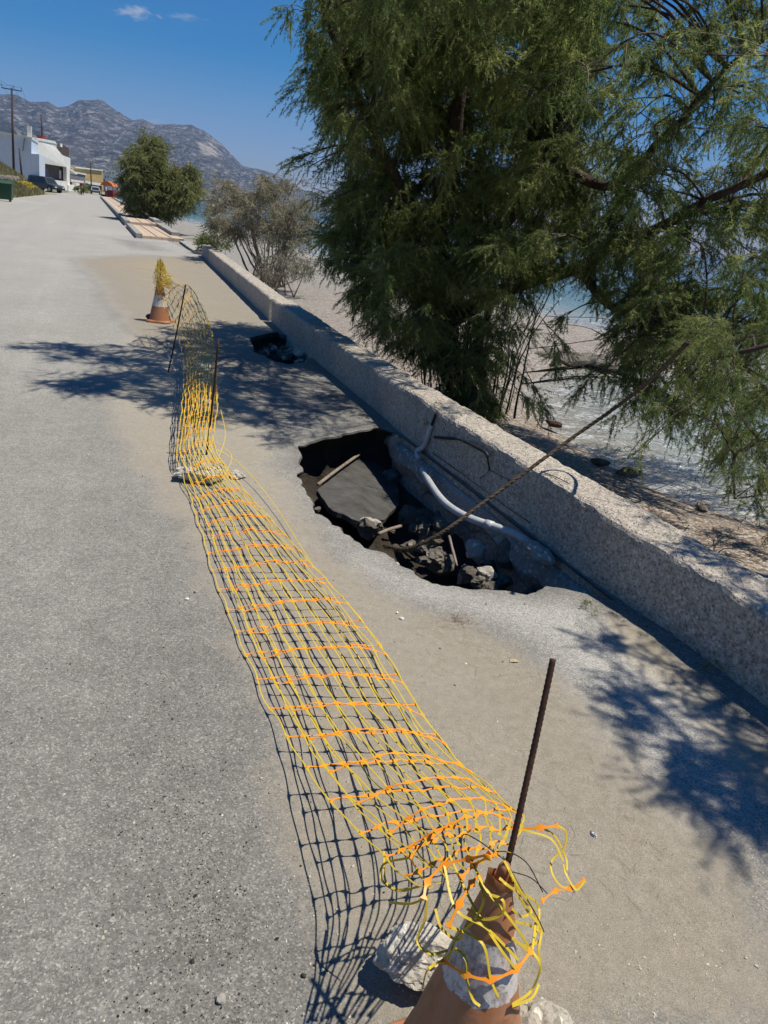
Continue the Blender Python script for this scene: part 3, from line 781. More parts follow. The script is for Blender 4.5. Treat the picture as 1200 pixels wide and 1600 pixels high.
# rope from the tamarisk to the hole
rp = [G(*q) for q in [(600, 852, -.13), (630, 858, -.09), (662, 848, -.03), (700, 826, .06), (760, 782, .20), (830, 731, .38), (900, 680, .565), (960, 638, .75), (1012, 597, .95), (1075, 535, 1.25)]]
RP = crom(rp, 14); t_ = empty('rope', RP[0], 'frayed brown rope stretched from the tree over the wall down into the sinkhole', 'rope')
mb = MB(); N_ = len(RP)
for s_ in range(3):
    q = []
    for i, p in enumerate(RP):
        t = (RP[min(i + 1, N_ - 1)] - RP[max(i - 1, 0)]).normalized(); u = t.cross(Vector((0, 0, 1))).normalized(); w = t.cross(u)
        a = i * 1.3 + s_ * 2.094; q.append(p + (u * math.cos(a) + w * math.sin(a)) * .0058 - RP[0])
    mb.tube(q, [.0068 * (1 + .22 * mnoise.noise(Vector((i * .5, s_, 0)))) for i in range(N_)], 5)
mb.build('strand', MT['rope'], t_, True)
mb = MB(); r_ = random.Random(5)
for k in range(1500):
    f = r_.random() ** 1.4; f = f * .42 if k % 4 else f
    i = min(N_ - 2, int(f * (N_ - 1))); p = RP[i].lerp(RP[i + 1], r_.random()) - RP[0]
    L = (.035 if f < .3 else .014) * r_.uniform(.5, 1.3)
    d = Vector((r_.gauss(0, 1), r_.gauss(0, 1), r_.gauss(0, 1) - .3)).normalized(); sd = d.orthogonal().normalized() * .0011
    mb.add([p - sd, p + sd, p + d * L], [(0, 1, 2)])
mb.build('fibres', MT['rope'], t_)

# ------------------------------------------------------------------ rebars and cones
def rebar(a, b, label, rad=.0065, ribs=True, group='rebar stakes holding the net'):
    a = Vector(a); b = Vector(b); L = (b - a).length; d = (b - a) / L; n = int(L / .005) if ribs else 12
    pts = []; rd = []
    bow = d.orthogonal().normalized() * .006
    for i in range(n + 1):
        t = i / n; pts.append(d * L * t + bow * math.sin(math.pi * t)); rd.append(rad * (1.0 if (i // 1) % 2 else .86))
    mb = MB(); mb.tube(pts, rd, 8); o = mb.build('rebar_stake', MT['rust'], smooth=True); o.location = a; return tag(o, label, 'rebar', group)
CN = G(785, 1360, .60); CN.z = 0      # near cone foot
rb_top = G(864, 1030, .90)
rebar(Vector((CN.x + .004, CN.y + .004, .38)), rb_top, 'thick rusty rebar standing out of the broken top of the near cone')
rebar(G(262, 585, -.02), G(290, 445, .80), 'dark thin rebar leaning right, nearest the farther cone', .0075, False)
rebar(G(322, 715, -.02), G(341, 530, .79), 'thin rusty rebar standing by the net before the big sinkhole', .008, False)

def m_cone(name, base, fade, h, band):
    m, nt, bs, out = new_mat(name); N = NT(nt); v = N.obj()
    z = N.n('ShaderNodeSeparateXYZ', {'Vector': v}).outputs[2]
    st = N.n('ShaderNodeMapping', {'Vector': v, 'Scale': (14, 14, 3)}).outputs[0]
    c = N.mix(N.ramp(N.noise(1.0, 7, .66, st), [(.35, 0), (.65, 1)]), base, fade)
    c = N.mix(N.ramp(N.noise(22, 6, .7, v), [(.55, 0), (.7, .5)]), c, tuple(x * .45 for x in base))
    if band:
        nz = N.noise(30, 6, .7, v)
        edge = N.math('MULTIPLY', N.math('SUBTRACT', nz, .5), .035)
        zz = N.math('ADD', z, edge)
        inb = N.math('MULTIPLY', N.math('GREATER_THAN', zz, band[0]), N.math('LESS_THAN', N.math('ADD', z, N.math('MULTIPLY', edge, .1)), band[1]))
        wh = N.mix(N.ramp(N.noise(1.0, 8, .72, N.n('ShaderNodeMapping', {'Vector': v, 'Scale': (40, 40, 9)}).outputs[0]), [(.47, 0), (.60, .75)]), (.56, .52, .49), (.27, .19, .17))
        scr = N.ramp(N.noise(46, 8, .8, v, dist=2), [(.55, 0), (.58, .9), (.62, 0)])
        wh = N.mix(scr, wh, (.06, .05, .05))
        c = N.mix(inb, c, wh)
    nt.links.new(c, bs.inputs['Base Color']); bs.inputs['Roughness'].default_value = .55; bs.inputs['Specular IOR Level'].default_value = .35
    nt.links.new(N.bump(N.noise(16, 5, .6, v), .35, .006), bs.inputs['Normal']); return m
MT['cone1'] = m_cone('faded_cone_plastic', (.34, .135, .055), (.40, .20, .11), .6, (.355, .475))
MT['cone2'] = m_cone('orange_cone_plastic', (.36, .14, .06), (.30, .14, .075), .6, (.21, .35))
def cone(loc, mat, label, torn, tip_rot=0.0):
    t = empty('traffic_cone', loc, label, 'traffic cone', 'traffic cones holding the net')
    mb = MB(); n = 40; rows = 26; H = .60
    vs = []
    def rad(z): return .0175 + (.142 - .0175) * (1 - (z - .03) / (H - .03)) ** 1.04 if z < H else .0175
    for sgn in (0, 1):
        for j in range(rows):
            z = .03 + (H - .03) * j / (rows - 1)
            for k in range(n):
                a = 2 * math.pi * k / n; r = rad(z) - sgn * .0025
                r *= 1 + (.05 * fbm(math.cos(a) * 1.2, math.sin(a) * 1.2, z * 6, 3, 1.2) if torn else .01 * fbm(math.cos(a), math.sin(a), z * 5))
                zz = z
                if torn and j > rows - 5: zz -= (j - rows + 5) / 4 * (.012 + .012 * math.sin(a * 1.0 + 1.0)) + .002 * math.sin(5 * a); r = max(r, .024)
                vs.append((r * math.cos(a), r * math.sin(a), zz))
    fs = [(j * n + k, j * n + (k + 1) % n, (j + 1) * n + (k + 1) % n, (j + 1) * n + k) for j in range(rows - 1) for k in range(n)]
    o2 = rows * n
    fs += [(o2 + b, o2 + a, o2 + d, o2 + c) for (a, b, c, d) in [(f[0], f[1], f[2], f[3]) for f in fs[:(rows - 1) * n]]]
    fs += [((rows - 1) * n + k, (rows - 1) * n + (k + 1) % n, o2 + (rows - 1) * n + (k + 1) % n, o2 + (rows - 1) * n + k) for k in range(n)]
    mb.add(vs, fs); mb.build('body', mat, t, True)
    mb = MB(); S = []
    for z, hw in ((0, .156), (.012, .158), (.026, .154), (.032, .145)):
        for k in range(n):
            a = 2 * math.pi * k / n + math.pi / 4; c_, s_ = math.cos(a), math.sin(a)
            q = hw / max(abs(c_), abs(s_)) ; q = min(q, hw * 1.24); S.append((q * c_, q * s_, z))
    for k in range(n):
        a = 2 * math.pi * k / n + math.pi / 4; S.append((.13 * math.cos(a), .13 * math.sin(a), .036))
    mb.add(S, [(j * n + k, j * n + (k + 1) % n, (j + 1) * n + (k + 1) % n, (j + 1) * n + k) for j in range(4) for k in range(n)] + [tuple(range(n - 1, -1, -1))])
    mb.build('base', mat, t, True)
    return t
MT['cone1'].name = 'faded_cone_plastic'
c1 = cone(CN, MT['cone1'], 'broken faded brown-orange cone with scuffed white band in the foreground', True); c1.rotation_euler = (0, 0, .4)
# the folded tongue of plastic sticking up inside the torn top
mb = MB(); tp = crom([(.004, .004, .50), (.005, .005, .56), (.006, .004, .595), (.007, .003, .612)], 5)
mb.tube([Vector(p) for p in tp], [.011] * 9 + [.0112, .011, .0108, .010, .009, .007, .003], 12)
mb.build('torn_tip', MT['cone1'], c1, True)
c2 = cone(G(250, 503), MT['cone2'], 'farther orange cone with clean white band, yellow netting heaped on its top', False)
rebar(Vector((c2.location.x, c2.location.y, .35)), Vector((c2.location.x + .01, c2.location.y, .80)), 'short rebar tip showing above the netting on the farther cone', .007, False)
def stone_hole(c, size, seed, label, rz=0):
    mb = MB(); rock_mesh(mb, (0, 0, 0), size, seed, 5, .34, Matrix.Rotation(rz, 3, 'Z'))
    vs = []
    for v in mb.v:
        p = Vector(v); d = fbm(p.x * 30, p.y * 30, p.z * 30 + seed, 4, 1.0); e = mnoise.noise(Vector(p) * 55 + Vector((seed, 0, 0)))
        e2 = mnoise.noise(Vector(p) * 24 + Vector((0, seed, 0))); k = 1 + .13 * d - .45 * max(0, e - .28) - .9 * max(0, e2 - .42)
        vs.append(tuple(p * k))
    mb.v = vs; o = mb.build('stone', MT['whiterock']); o.location = c; return tag(o, label, 'stone')
MT['whiterock'] = m_concrete('porous_limestone', (.50, .465, .40), (.36, .325, .27), (.10, .09, .075), 60, .012)
stone_hole(G(664, 1500, .075), (.105, .075, .075), 41, 'pale porous stone with dark pits beside the foreground cone', .1)
stone_hole(G(838, 1622, .03), (.09, .07, .06), 43, 'pale stone cut by the bottom edge of the photo right of the foreground cone', .5)
stone_hole(G(316, 742, .04), (.17, .10, .05), 47, 'flat pale stone weighing down the net at the thin rebar', .2)
stone_hole(G(372, 742, .02), (.055, .045, .03), 48, 'small pale stone right of the flat stone under the net', .5)
rock('stone', G(238, 496, .05), (.09, .07, .055), 49, MT['dirtstone'], 'dark brown stone lying behind the farther cone', 'stone')

# ------------------------------------------------------------------ barrier net
ST = [  # (left px, z), (right px, z), bulge
    ((240, 452, .60), (262, 438, .74), .02), ((252, 470, .42), (281, 447, .70), .05), ((268, 505, .26), (300, 452, .62), .06),
    ((280, 532, .20), (328, 516, .34), .08), ((287, 568, .20), (334, 556, .28), .06), ((286, 618, .20), (339, 606, .26), .05),
    ((281, 668, .17), (338, 650, .22), .05), ((276, 712, .10), (333, 690, .18), .05), ((287, 745, .05), (350, 728, .10), .04),
    ((300, 785, .02), (385, 770, .05), .04), ((318, 842, .015), (440, 832, .05), .035), ((338, 908, .015), (497, 893, .06), .03),
    ((360, 965, .015), (545, 945, .06), .03), ((388, 1030, .02), (600, 1018, .06), .03), ((424, 1110, .03), (652, 1105, .07), .035),
    ((468, 1185, .09), (706, 1180, .09), .05), ((520, 1258, .17), (765, 1238, .15), .06), ((585, 1325, .27), (812, 1280, .28), .06),
    ((642, 1378, .42), (800, 1322, .50), .05), ((672, 1388, .52), (792, 1334, .585), .02)]
Ls = [G(*a) for a, b, c in ST]; Rs = [G(*b) for a, b, c in ST]; Bs = [c for a, b, c in ST]
K = 24
Lc = crom(Ls, K); Rc = crom(Rs, K); Bc = crom([(b, 0, 0) for b in Bs], K)
cum = [0]
for i in range(1, len(Lc)):
    cum.append(cum[-1] + max(((Lc[i] + Rc[i]) / 2 - (Lc[i - 1] + Rc[i - 1]) / 2).length, .7 * (Lc[i] - Lc[i - 1]).length))
cum = np.array(cum); NL = cum[-1]
def net_pt(s, v, layer, seed=0):
    i = np.interp(s, cum, np.arange(len(cum))); k = min(int(i), len(Lc) - 2); f = i - k
    l = Lc[k].lerp(Lc[k + 1], f); r = Rc[k].lerp(Rc[k + 1], f); b = Bc[k].x * (1 - f) + Bc[k + 1].x * f
    if layer: l = l.lerp(r, .10 + .05 * mnoise.noise(Vector((s * 1.4, 3, 0))))
    p = l.lerp(r, v)
    p.z += b * math.sin(math.pi * min(1, v * .9 + .05)) * (1.25 if layer else .35) + (.018 * (1 - v ** 3) if layer else 0)
    near = 1 if s > NL - 6 else 1.8
    a = .011 * near
    p += Vector((a * mnoise.noise(Vector((s * 5.5, v * 9, layer * 7.7))), a * mnoise.noise(Vector((s * 5.5, v * 9, 20 + layer * 7.7))), .9 * a * mnoise.noise(Vector((s * 6.5, v * 8, 40 + layer * 7.7)))))
    p.z = max(p.z, .006 + .006 * layer); return p
net = empty('barrier_net', Ls[12], 'long yellow and orange plastic barrier net laid folded along the road edge', 'net')
NO = Ls[12]
def relp(P): return [p - NO for p in P]
yel = MB(); NS = 10; SP_ = .186
for layer in (0, 1):
    phase = .07 if layer else 0.0
    for k in range(NS):
        v = k / (NS - 1); n = int(NL / .022)
        P = []
        w = []
        for i in range(n + 1):
            s = NL * i / n
            if layer == 1 and s > NL - .10: break
            q = (s - phase) / SP_; dq = abs(q - round(q)) * SP_
            P.append(net_pt(s, v, layer)); w.append((.0040 if s > NL - 4.5 else .0056) + .0062 * math.exp(-(dq / .010) ** 2))
        yel.tape(relp(P), w, .0009, [Vector((.25 * mnoise.noise(Vector((i * .12, k, layer))), .35 * mnoise.noise(Vector((i * .1, k + 9, layer))) - .12, 1)).normalized() for i in range(len(P))])
nb = 0
for layer in (0, 1):
    phase = .07 if layer else 0.0
    for j in range(1, int(NL / SP_) + 1):
        s = j * SP_ + phase
        if s > NL - .01 or (layer == 1 and s > NL - .12): continue
        P = []; w = []; M_ = (NS - 1) * 8
        for i in range(M_ + 1):
            v = i / M_; dq = abs(v * (NS - 1) - round(v * (NS - 1))) 
            p = net_pt(s + .012 * mnoise.noise(Vector((v * 3, j, layer))), v, layer); p.z += .0012
            P.append(p); w.append(.0036 + .0095 * math.exp(-(dq / .17) ** 2))
        mb = MB(); mb.tape(relp(P), w, .0013, Vector((.05, -.12, 1)).normalized()); mb.build('crossbar', MT['ora'], net); nb += 1
# loose ends, loops and torn strands
def cone_r(z): return .0175 + (.142 - .0175) * (1 - (z - .03) / .57) ** 1.04 if z < .6 else .0175
def Gc(px, py, z):
    # rests on the near cone where it crosses it, else hangs at height z
    p = G(px, py, z); o = Vector((0, 0, CAM_H)); d = Vector(ray(px, py))
    for i in range(400):
        q = o + d * (1.0 + i * .004) / 1.0 * .95
        if q.z < .05: break
        if .1 < q.z < .62 and math.hypot(q.x - CN.x, q.y - CN.y) < cone_r(q.z) + .012: return q
    return p
def tapeP(pts, w=.0042, nrm=None, n=8):
    P = crom([Gc(*p) for p in pts], n); yel.tape(relp(P), w, .0009, nrm or Vector((.3, -.6, .7)).normalized())
def barP(pts, n=10, per=5, w=.0042):
    P = crom([Gc(*p) for p in pts], n); mb = MB()
    ww = [w + .011 * math.exp(-((abs(i / n - round(i / n)) * n) / 1.5) ** 2) for i in range(len(P))]
    mb.tape(relp(P), ww, .0014, Vector((.15, -.75, .65)).normalized()); mb.build('crossbar', MT['ora'], net)
barP([(692, 1500, .42), (727, 1522, .42), (766, 1530, .42), (806, 1514, .42), (830, 1484, .43)])
barP([(662, 1405, .52), (668, 1378, .53), (694, 1352, .55), (733, 1342, .57), (768, 1334, .57)])
barP([(700, 1448, .50), (718, 1412, .53), (737, 1380, .55), (750, 1366, .56)])
barP([(640, 1340, .38), (672, 1308, .40), (706, 1292, .40), (735, 1293, .40)])
barP([(800, 1296, .36), (845, 1293, .38), (872, 1290, .38)])
barP([(846, 1408, .30), (868, 1392, .30), (892, 1388, .30), (914, 1374, .31)], w=.003)
barP([(720, 1372, .56), (740, 1352, .57), (762, 1340, .58), (776, 1334, .58)])
for L_ in [
    [(872, 1290, .38), (884, 1300, .36), (882, 1325, .33), (862, 1345, .31), (864, 1368, .30), (880, 1386, .30), (905, 1384, .30)],
    [(845, 1292, .38), (868, 1308, .35), (884, 1340, .31), (886, 1360, .30)],
    [(790, 1290, .36), (830, 1300, .37), (862, 1312, .36), (880, 1345, .33)],
    [(662, 1405, .52), (640, 1412, .48), (608, 1410, .42)],
    [(600, 1330, .27), (602, 1375, .28), (620, 1390, .28), (640, 1388, .30)],
    [(640, 1340, .38), (600, 1350, .30), (597, 1375, .28), (622, 1392, .28), (655, 1385, .32)],
    [(668, 1400, .50), (664, 1436, .46), (652, 1470, .42), (672, 1490, .42), (700, 1485, .42)],
    [(692, 1500, .42), (668, 1516, .42), (660, 1545, .42)],
    [(727, 1522, .42), (738, 1560, .42), (750, 1572, .42)],
    [(766, 1530, .42), (774, 1548, .42), (779, 1558, .42)],
    [(695, 1498, .42), (712, 1483, .44), (728, 1500, .43), (731, 1522, .42)],
    [(700, 1448, .50), (730, 1458, .48), (756, 1478, .45), (766, 1528, .42)],
    [(702, 1336, .52), (738, 1412, .52), (780, 1480, .46), (806, 1514, .42)],
    [(694, 1352, .55), (712, 1420, .52), (760, 1450, .49), (810, 1500, .43)],
    [(735, 1342, .57), (760, 1390, .56), (800, 1440, .50), (826, 1478, .44)],
    [(748, 1376, .56), (756, 1405, .55), (740, 1440, .52), (715, 1462, .48), (700, 1500, .42)],
    [(755, 1395, .56), (785, 1406, .56), (784, 1428, .54), (756, 1436, .53), (730, 1420, .52)],
    [(680, 1420, .50), (690, 1450, .48), (716, 1468, .46), (730, 1440, .5)],
    [(780, 1372, .58), (800, 1388, .52), (838, 1410, .42), (842, 1440, .40), (834, 1470, .42)],
    [(788, 1345, .58), (812, 1390, .50), (836, 1428, .44), (832, 1484, .42)],
    [(795, 1360, .55), (822, 1420, .47), (845, 1450, .42), (842, 1484, .40), (845, 1520, .36)],
    [(800, 1466, .40), (822, 1478, .42), (845, 1470, .40)],
    [(806, 1470, .40), (830, 1490, .42), (845, 1500, .38)],
    [(830, 1484, .42), (844, 1510, .40), (830, 1548, .34), (800, 1570, .34)],
    [(800, 1572, .34), (830, 1560, .34), (842, 1538, .34)],
    [(808, 1400, .50), (822, 1412, .45), (830, 1425, .42), (815, 1432, .44), (800, 1420, .48)],
    [(806, 1440, .46), (828, 1446, .42), (848, 1458, .38)],
    [(880, 1350, .32), (884, 1365, .32), (900, 1390, .30), (914, 1376, .31)]]:
    tapeP(L_, .0047)
# netting heaped over the farther cone, a tangle of loops
r_ = random.Random(77); cc = c2.location
for k in range(110):
    h = r_.uniform(.47, .78); R_ = (.02 + .16 * (.80 - h) / .33 * r_.uniform(.35, 1)) * (1 if h > .52 else .8); a0 = r_.uniform(0, 6.28); P = []
    sx = .05 * (.78 - h) / .3
    for i in range(7):
        a = a0 + i * .6 * (1 if k % 2 else -1); P.append(Vector((cc.x + sx + R_ * math.cos(a) * r_.uniform(.6, 1.2), cc.y + R_ * math.sin(a) * r_.uniform(.6, 1.2), h + .04 * math.sin(i * 1.3 + k) + r_.uniform(-.02, .02))))
    yel.tape(relp(crom(P, 3)), .0035, .001, Vector((r_.uniform(-1, 1), -1, r_.uniform(-.5, 1))).normalized())
# stray upper edge of the net, lifted off right of the flat stone
for L_ in [[(325, 700, .15), (345, 705, .12), (372, 722, .08), (395, 745, .05), (430, 790, .03), (468, 850, .03), (490, 885, .05)],
           [(338, 690, .14), (362, 712, .10), (350, 745, .05)], [(385, 770, .05), (405, 800, .03), (440, 838, .04)],
           [(345, 640, .25), (352, 680, .18), (340, 720, .12)], [(330, 520, .35), (318, 480, .45), (300, 462, .60)], [(262, 440, .74), (290, 470, .6), (325, 500, .4), (332, 540, .3)]]:
    tapeP(L_, .004)
yel.build('netting', MT['yel'], net)
for L_, w_ in [([(772, 1330, .60), (800, 1333, .58), (826, 1352, .52), (848, 1394, .45)], 'thin dark tie wire sprouting right from the rebar at the near cone top'),
               ([(786, 1338, .60), (812, 1385, .55), (838, 1430, .48), (850, 1456, .44)], 'long thin dark wire hanging down right of the near cone'),
               ([(790, 1345, .60), (768, 1328, .61), (745, 1312, .60), (724, 1304, .58), (720, 1330, .56)], 'thin dark wire loop left of the rebar at the near cone top'),
               ([(792, 1360, .58), (830, 1372, .50), (855, 1396, .45)], 'short thin wire crossing the netting right of the near cone')]:
    tube_thing('tie_wire', crom([G(*p) for p in L_], 6), .0011, MT['wire'], w_, 'wire', 5, group='tie wires at the near cone')

# ------------------------------------------------------------------ trees
def inpoly_px(x, y, poly): return in_poly(x, y, poly)
def proj(p):
    v = np.array(p) - np.array([0, 0, CAM_H]); w = v @ _f
    if w < .05: return None
    return 600 + F_PX * (v @ _X) / w, 800 + F_PX * (v @ _D) / w
def foliage_arrays(P, Dr, L, nb, bl, bw, rng, spread=.75, droop=.35):
    n = len(P); P = np.repeat(P, nb, 0); D = np.repeat(Dr, nb, 0); L = np.repeat(L, nb)
    m = len(P); t = rng.random(m) ** .8
    pos = P + D * (L * t)[:, None]; pos[:, 2] -= droop * L * t * t
    tang = D.copy(); tang[:, 2] -= 2 * droop * t
    d = tang + rng.normal(0, spread, (m, 3)); d /= np.linalg.norm(d, axis=1)[:, None]
    ln = bl * rng.uniform(.5, 1.3, m) * (1.15 - .6 * t)
    sd = np.cross(d, rng.normal(0, 1, (m, 3))); sd /= np.linalg.norm(sd, axis=1)[:, None]
    w = bw * rng.uniform(.7, 1.3, m)
    V = np.empty((m, 3, 3)); V[:, 0] = pos - sd * (w / 2)[:, None]; V[:, 1] = pos + sd * (w / 2)[:, None]; V[:, 2] = pos + d * ln[:, None]
    V[:, 2, 2] -= .15 * ln
    return V.reshape(-1, 3), np.arange(m * 3).reshape(-1, 3)
def tree(name, label, cat, group, base, limbs, clumps, leaf, bark, seed, nsub=10, npl=8, nb=42, pl=.30, bl=.075, bw=.007, droop=.35, spread=.75, twig=.006, up=.2, conn=True):
    base = Vector(base); t = empty(name, base, label, cat, group); r = random.Random(seed); rng = np.random.default_rng(seed)
    wood = MB(); nodes = []
    for pts, r0, r1 in limbs:
        P = crom(pts, 6); n = len(P)
        P = [p + Vector((fbm(p.x * 2, p.y * 2, p.z * 2 + 1, 2), fbm(p.x * 2, p.y * 2, p.z * 2 + 5, 2), 0)) * .10 * min(1, i / 4) for i, p in enumerate(P)]
        rad = [(r0 + (r1 - r0) * (i / (n - 1)) ** .8) * (1 + .12 * fbm(i * .7, r0 * 50, 0, 2)) for i in range(n)]
        wood.tube([p - base for p in P], rad, 9)
        nodes += [(p, rr) for p, rr in zip(P, rad)][2:]
    FP = []; FD = []; FL = []
    for c, R, dens in clumps:
        c = Vector(c)
        q, rr = min(nodes, key=lambda a: (a[0] - c).length + (0 if a[0].z < c.z + .3 else .8))
        d = (c - q).length
        if conn and d > .15:
            mid = q.lerp(c, .5) + Vector((r.uniform(-.1, .1), r.uniform(-.1, .1), .12)) * d
            Pm = crom([q, mid, c], 5); r0 = min(rr * .6, .008 + .007 * d)
            wood.tube([p - base for p in Pm], [r0 + (.004 - r0) * i / (len(Pm) - 1) for i in range(len(Pm))], 5)
            src = Pm[5:]
        else: src = [c]
        ns = max(2, int(nsub * dens * (R / .45) ** 1.3))
        for k in range(ns):
            a = r.choice(src); v = Vector((r.gauss(0, 1), r.gauss(0, 1), r.gauss(0, .8) + up))
            v.normalize(); e = c + v * R * r.uniform(.35, 1.0)
            mid = a.lerp(e, .55) + Vector((0, 0, .10 * R))
            e.z -= .15 * R
            P3 = crom([a, mid, e], 3)
            wood.mi = 1; wood.tube([p - base for p in P3], [twig * (1.15 - .8 * i / 6) for i in range(len(P3))], 3, False); wood.mi = 0
            dr = (P3[-1] - P3[-3]).normalized()
            for j in range(npl):
                i = r.uniform(2, len(P3) - 1); i0 = int(i); p = P3[i0].lerp(P3[min(i0 + 1, len(P3) - 1)], i - i0)
                dd = (dr * .9 + Vector((r.gauss(0, .6), r.gauss(0, .6), r.gauss(0, .45) - .1))).normalized()
                FP.append(p - base); FD.append(dd); FL.append(pl * r.uniform(.5, 1.3))
    V, Fa = foliage_arrays(np.array(FP), np.array(FD), np.array(FL), nb, bl, bw, rng, spread, droop)
    np_mesh('crown', V, Fa, leaf, t)
    wood.build('trunk', [bark, MT['twigb'] if bark is MT['bark'] else bark], t, True)
    return t, len(Fa)
MT['leaf'] = m_leaf('tamarisk_leaf', (.115, .18, .048), (.175, .215, .07), (.34, .37, .14), .54)
MT['leafb'] = m_leaf('tamarisk_leaf_light', (.10, .155, .035), (.14, .17, .06), (.26, .29, .10), .45)
MT['leafm'] = m_leaf('olive_tamarisk_leaf', (.13, .17, .045), (.19, .19, .08), (.30, .31, .12), .42)
MT['leafo'] = m_leaf('olive_leaf', (.20, .20, .11), (.30, .27, .20), (.36, .33, .24), .35)
MT['leafd'] = m_leaf('grey_twig_leaf', (.18, .155, .125), (.22, .19, .15), (.17, .18, .09), .15)

SIL = [(520, -60), (500, 30), (496, 120), (510, 165), (520, 210), (505, 280), (520, 350), (540, 420), (575, 470), (640, 500), (680, 560), (745, 640), (790, 600), (780, 520), (790, 430), (880, 400), (950, 430), (960, 560), (990, 620), (1060, 690), (1130, 690), (1190, 800), (1300, 830), (1320, -60)]
GAP = [(800, 462), (870, 448), (930, 462), (945, 520), (930, 570), (900, 690), (760, 690), (790, 560)]
def poly_sample(poly, n, r, mind=0):
    xs = [p[0] for p in poly]; ys_ = [p[1] for p in poly]; out = []; tries = 0
    while len(out) < n and tries < n * 200:
        tries += 1; x = r.uniform(min(xs), max(xs)); y = r.uniform(min(ys_), max(ys_))
        if in_poly(x, y, poly) and all((x - a) ** 2 + (y - b) ** 2 > mind ** 2 for a, b in out): out.append((x, y))
    return out
B1 = Vector((1.05, 9.7, -.72))
A = lambda x, y, Y: at(x, y, Y)
limbs1 = [([B1, A(702, 560, 9.6), A(700, 480, 9.5), A(742, 400, 9.4), A(800, 330, 9.3), A(862, 240, 9.1), A(905, 120, 9.0), A(930, -60, 8.8)], .20, .05),
          ([A(705, 500, 9.5), A(760, 468, 9.2), A(830, 440, 8.9), A(900, 418, 8.6), A(990, 372, 8.2), A(1090, 325, 7.8), A(1230, 250, 7.2)], .12, .03),
          ([A(700, 480, 9.5), A(690, 360, 9.5), A(705, 220, 9.3), A(722, 90, 9.1), A(700, -60, 8.8)], .13, .04),
          ([A(700, 430, 9.5), A(640, 330, 9.3), A(590, 220, 9.0), A(540, 110, 8.6), A(500, -20, 8.2)], .09, .02),
          ([A(722, 90, 9.1), A(670, -60, 8.4), Vector((.1, 7.6, 4.4)), Vector((-.9, 7.0, 4.6))], .05, .010),
          ([A(860, 250, 9.1), A(960, 290, 8.7), A(1060, 190, 8.0), A(1190, 60, 7.4)], .07, .02),
          ([A(900, 418, 8.6), A(960, 480, 8.2), A(1060, 520, 7.6), A(1160, 570, 7.0)], .06, .02),
          ([B1 + Vector((.3, .1, 0)), A(745, 560, 9.7), A(768, 480, 9.8), A(830, 360, 10)], .10, .03)]
r_ = random.Random(31)
for k in range(48):              # the upright stems left and right of the trunk
    x0 = r_.uniform(570, 690) if k < 38 else r_.uniform(735, 800); bx = B1 + Vector(((x0 - 700) / 1155 * 9.7 * .62, r_.uniform(-.5, .5), .12))
    p0 = proj(bx); top = (p0[0] + (p0[0] - 690) * r_.uniform(.3, .9) + r_.uniform(-12, 12), r_.uniform(400, 490))
    limbs1.append(([bx, A(p0[0] + (top[0] - p0[0]) * .35, 545, bx.y), A(top[0], top[1], bx.y + r_.uniform(-.2, .2))], r_.uniform(.007, .018), .004))
cl = []
for (x, y) in poly_sample(SIL, 190, r_, 26):
    if in_poly(x, y, GAP): continue
    Y = r_.uniform(7.9, 10.6); dens = 1.0
    if x > 900: dens = .42; Y = r_.uniform(6.8, 9.5)
    if y > 520 and x < 780: dens = .7
    cl.append((A(x, y, Y), r_.uniform(.34, .52), dens))
for (x, y) in poly_sample([(520, 60), (640, 20), (900, 20), (930, 380), (760, 430), (700, 500), (600, 430), (540, 330)], 60, r_, 30):
    cl.append((A(x, y, r_.uniform(9.2, 10.6)), .5, 1.3))
for (x, y) in poly_sample([(515, 350), (560, 330), (700, 420), (720, 560), (640, 545), (575, 500), (540, 440)], 22, r_, 22): cl.append((A(x, y, r_.uniform(8.8, 10)), r_.uniform(.28, .42), 1.0))
for (x, y) in poly_sample([(740, 400), (960, 330), (1060, 400), (1080, 640), (975, 600), (950, 450), (860, 432), (770, 470)], 34, r_, 22): cl.append((A(x, y, r_.uniform(7.6, 9.0)), r_.uniform(.20, .36), .9))
for (x, y) in poly_sample([(560, 470), (700, 560), (770, 500), (765, 640), (690, 610), (600, 540)], 16, r_, 20): cl.append((A(x, y, r_.uniform(9.3, 10.2)), r_.uniform(.18, .3), .55))
for (x, y) in poly_sample([(960, 180), (1230, 120), (1230, 520), (1050, 640), (960, 480)], 30, r_, 34): cl.append((A(x, y, r_.uniform(7.2, 9.4)), r_.uniform(.25, .45), .55))
for (x, y, Y, R, d) in [(468, 18, 8.6, .26, .6), (474, 70, 8.6, .28, .7), (480, 130, 8.8, .26, .6), (455, 252, 9.0, .16, .35), (480, 262, 9.0, .18, .5), (505, 375, 9.2, .28, .8), (535, 410, 9.3, .25, .8), (500, 320, 9.1, .25, .7),
                       (800, 560, 8.2, .16, .6), (835, 600, 7.9, .18, .7), (858, 650, 7.6, .15, .7), (880, 560, 8.0, .25, .8), (920, 600, 7.6, .24, .8), (805, 480, 8.6, .18, .5), (870, 500, 8.4, .14, .4), (815, 625, 7.9, .1, .5), (970, 650, 7.0, .2, .7), (1010, 690, 6.6, .18, .6), (700, 610, 9.2, .3, .9), (735, 630, 9.0, .25, .9), (670, 540, 9.5, .3, .7), (760, 560, 9.3, .25, .6)]:
    cl.append((A(x, y, Y), R, d))
SH1 = [(70, 534), (150, 548), (240, 540), (330, 500), (420, 505), (520, 545), (600, 590), (600, 640), (500, 660), (420, 690), (330, 655), (260, 640), (190, 615), (60, 602), (110, 575)]
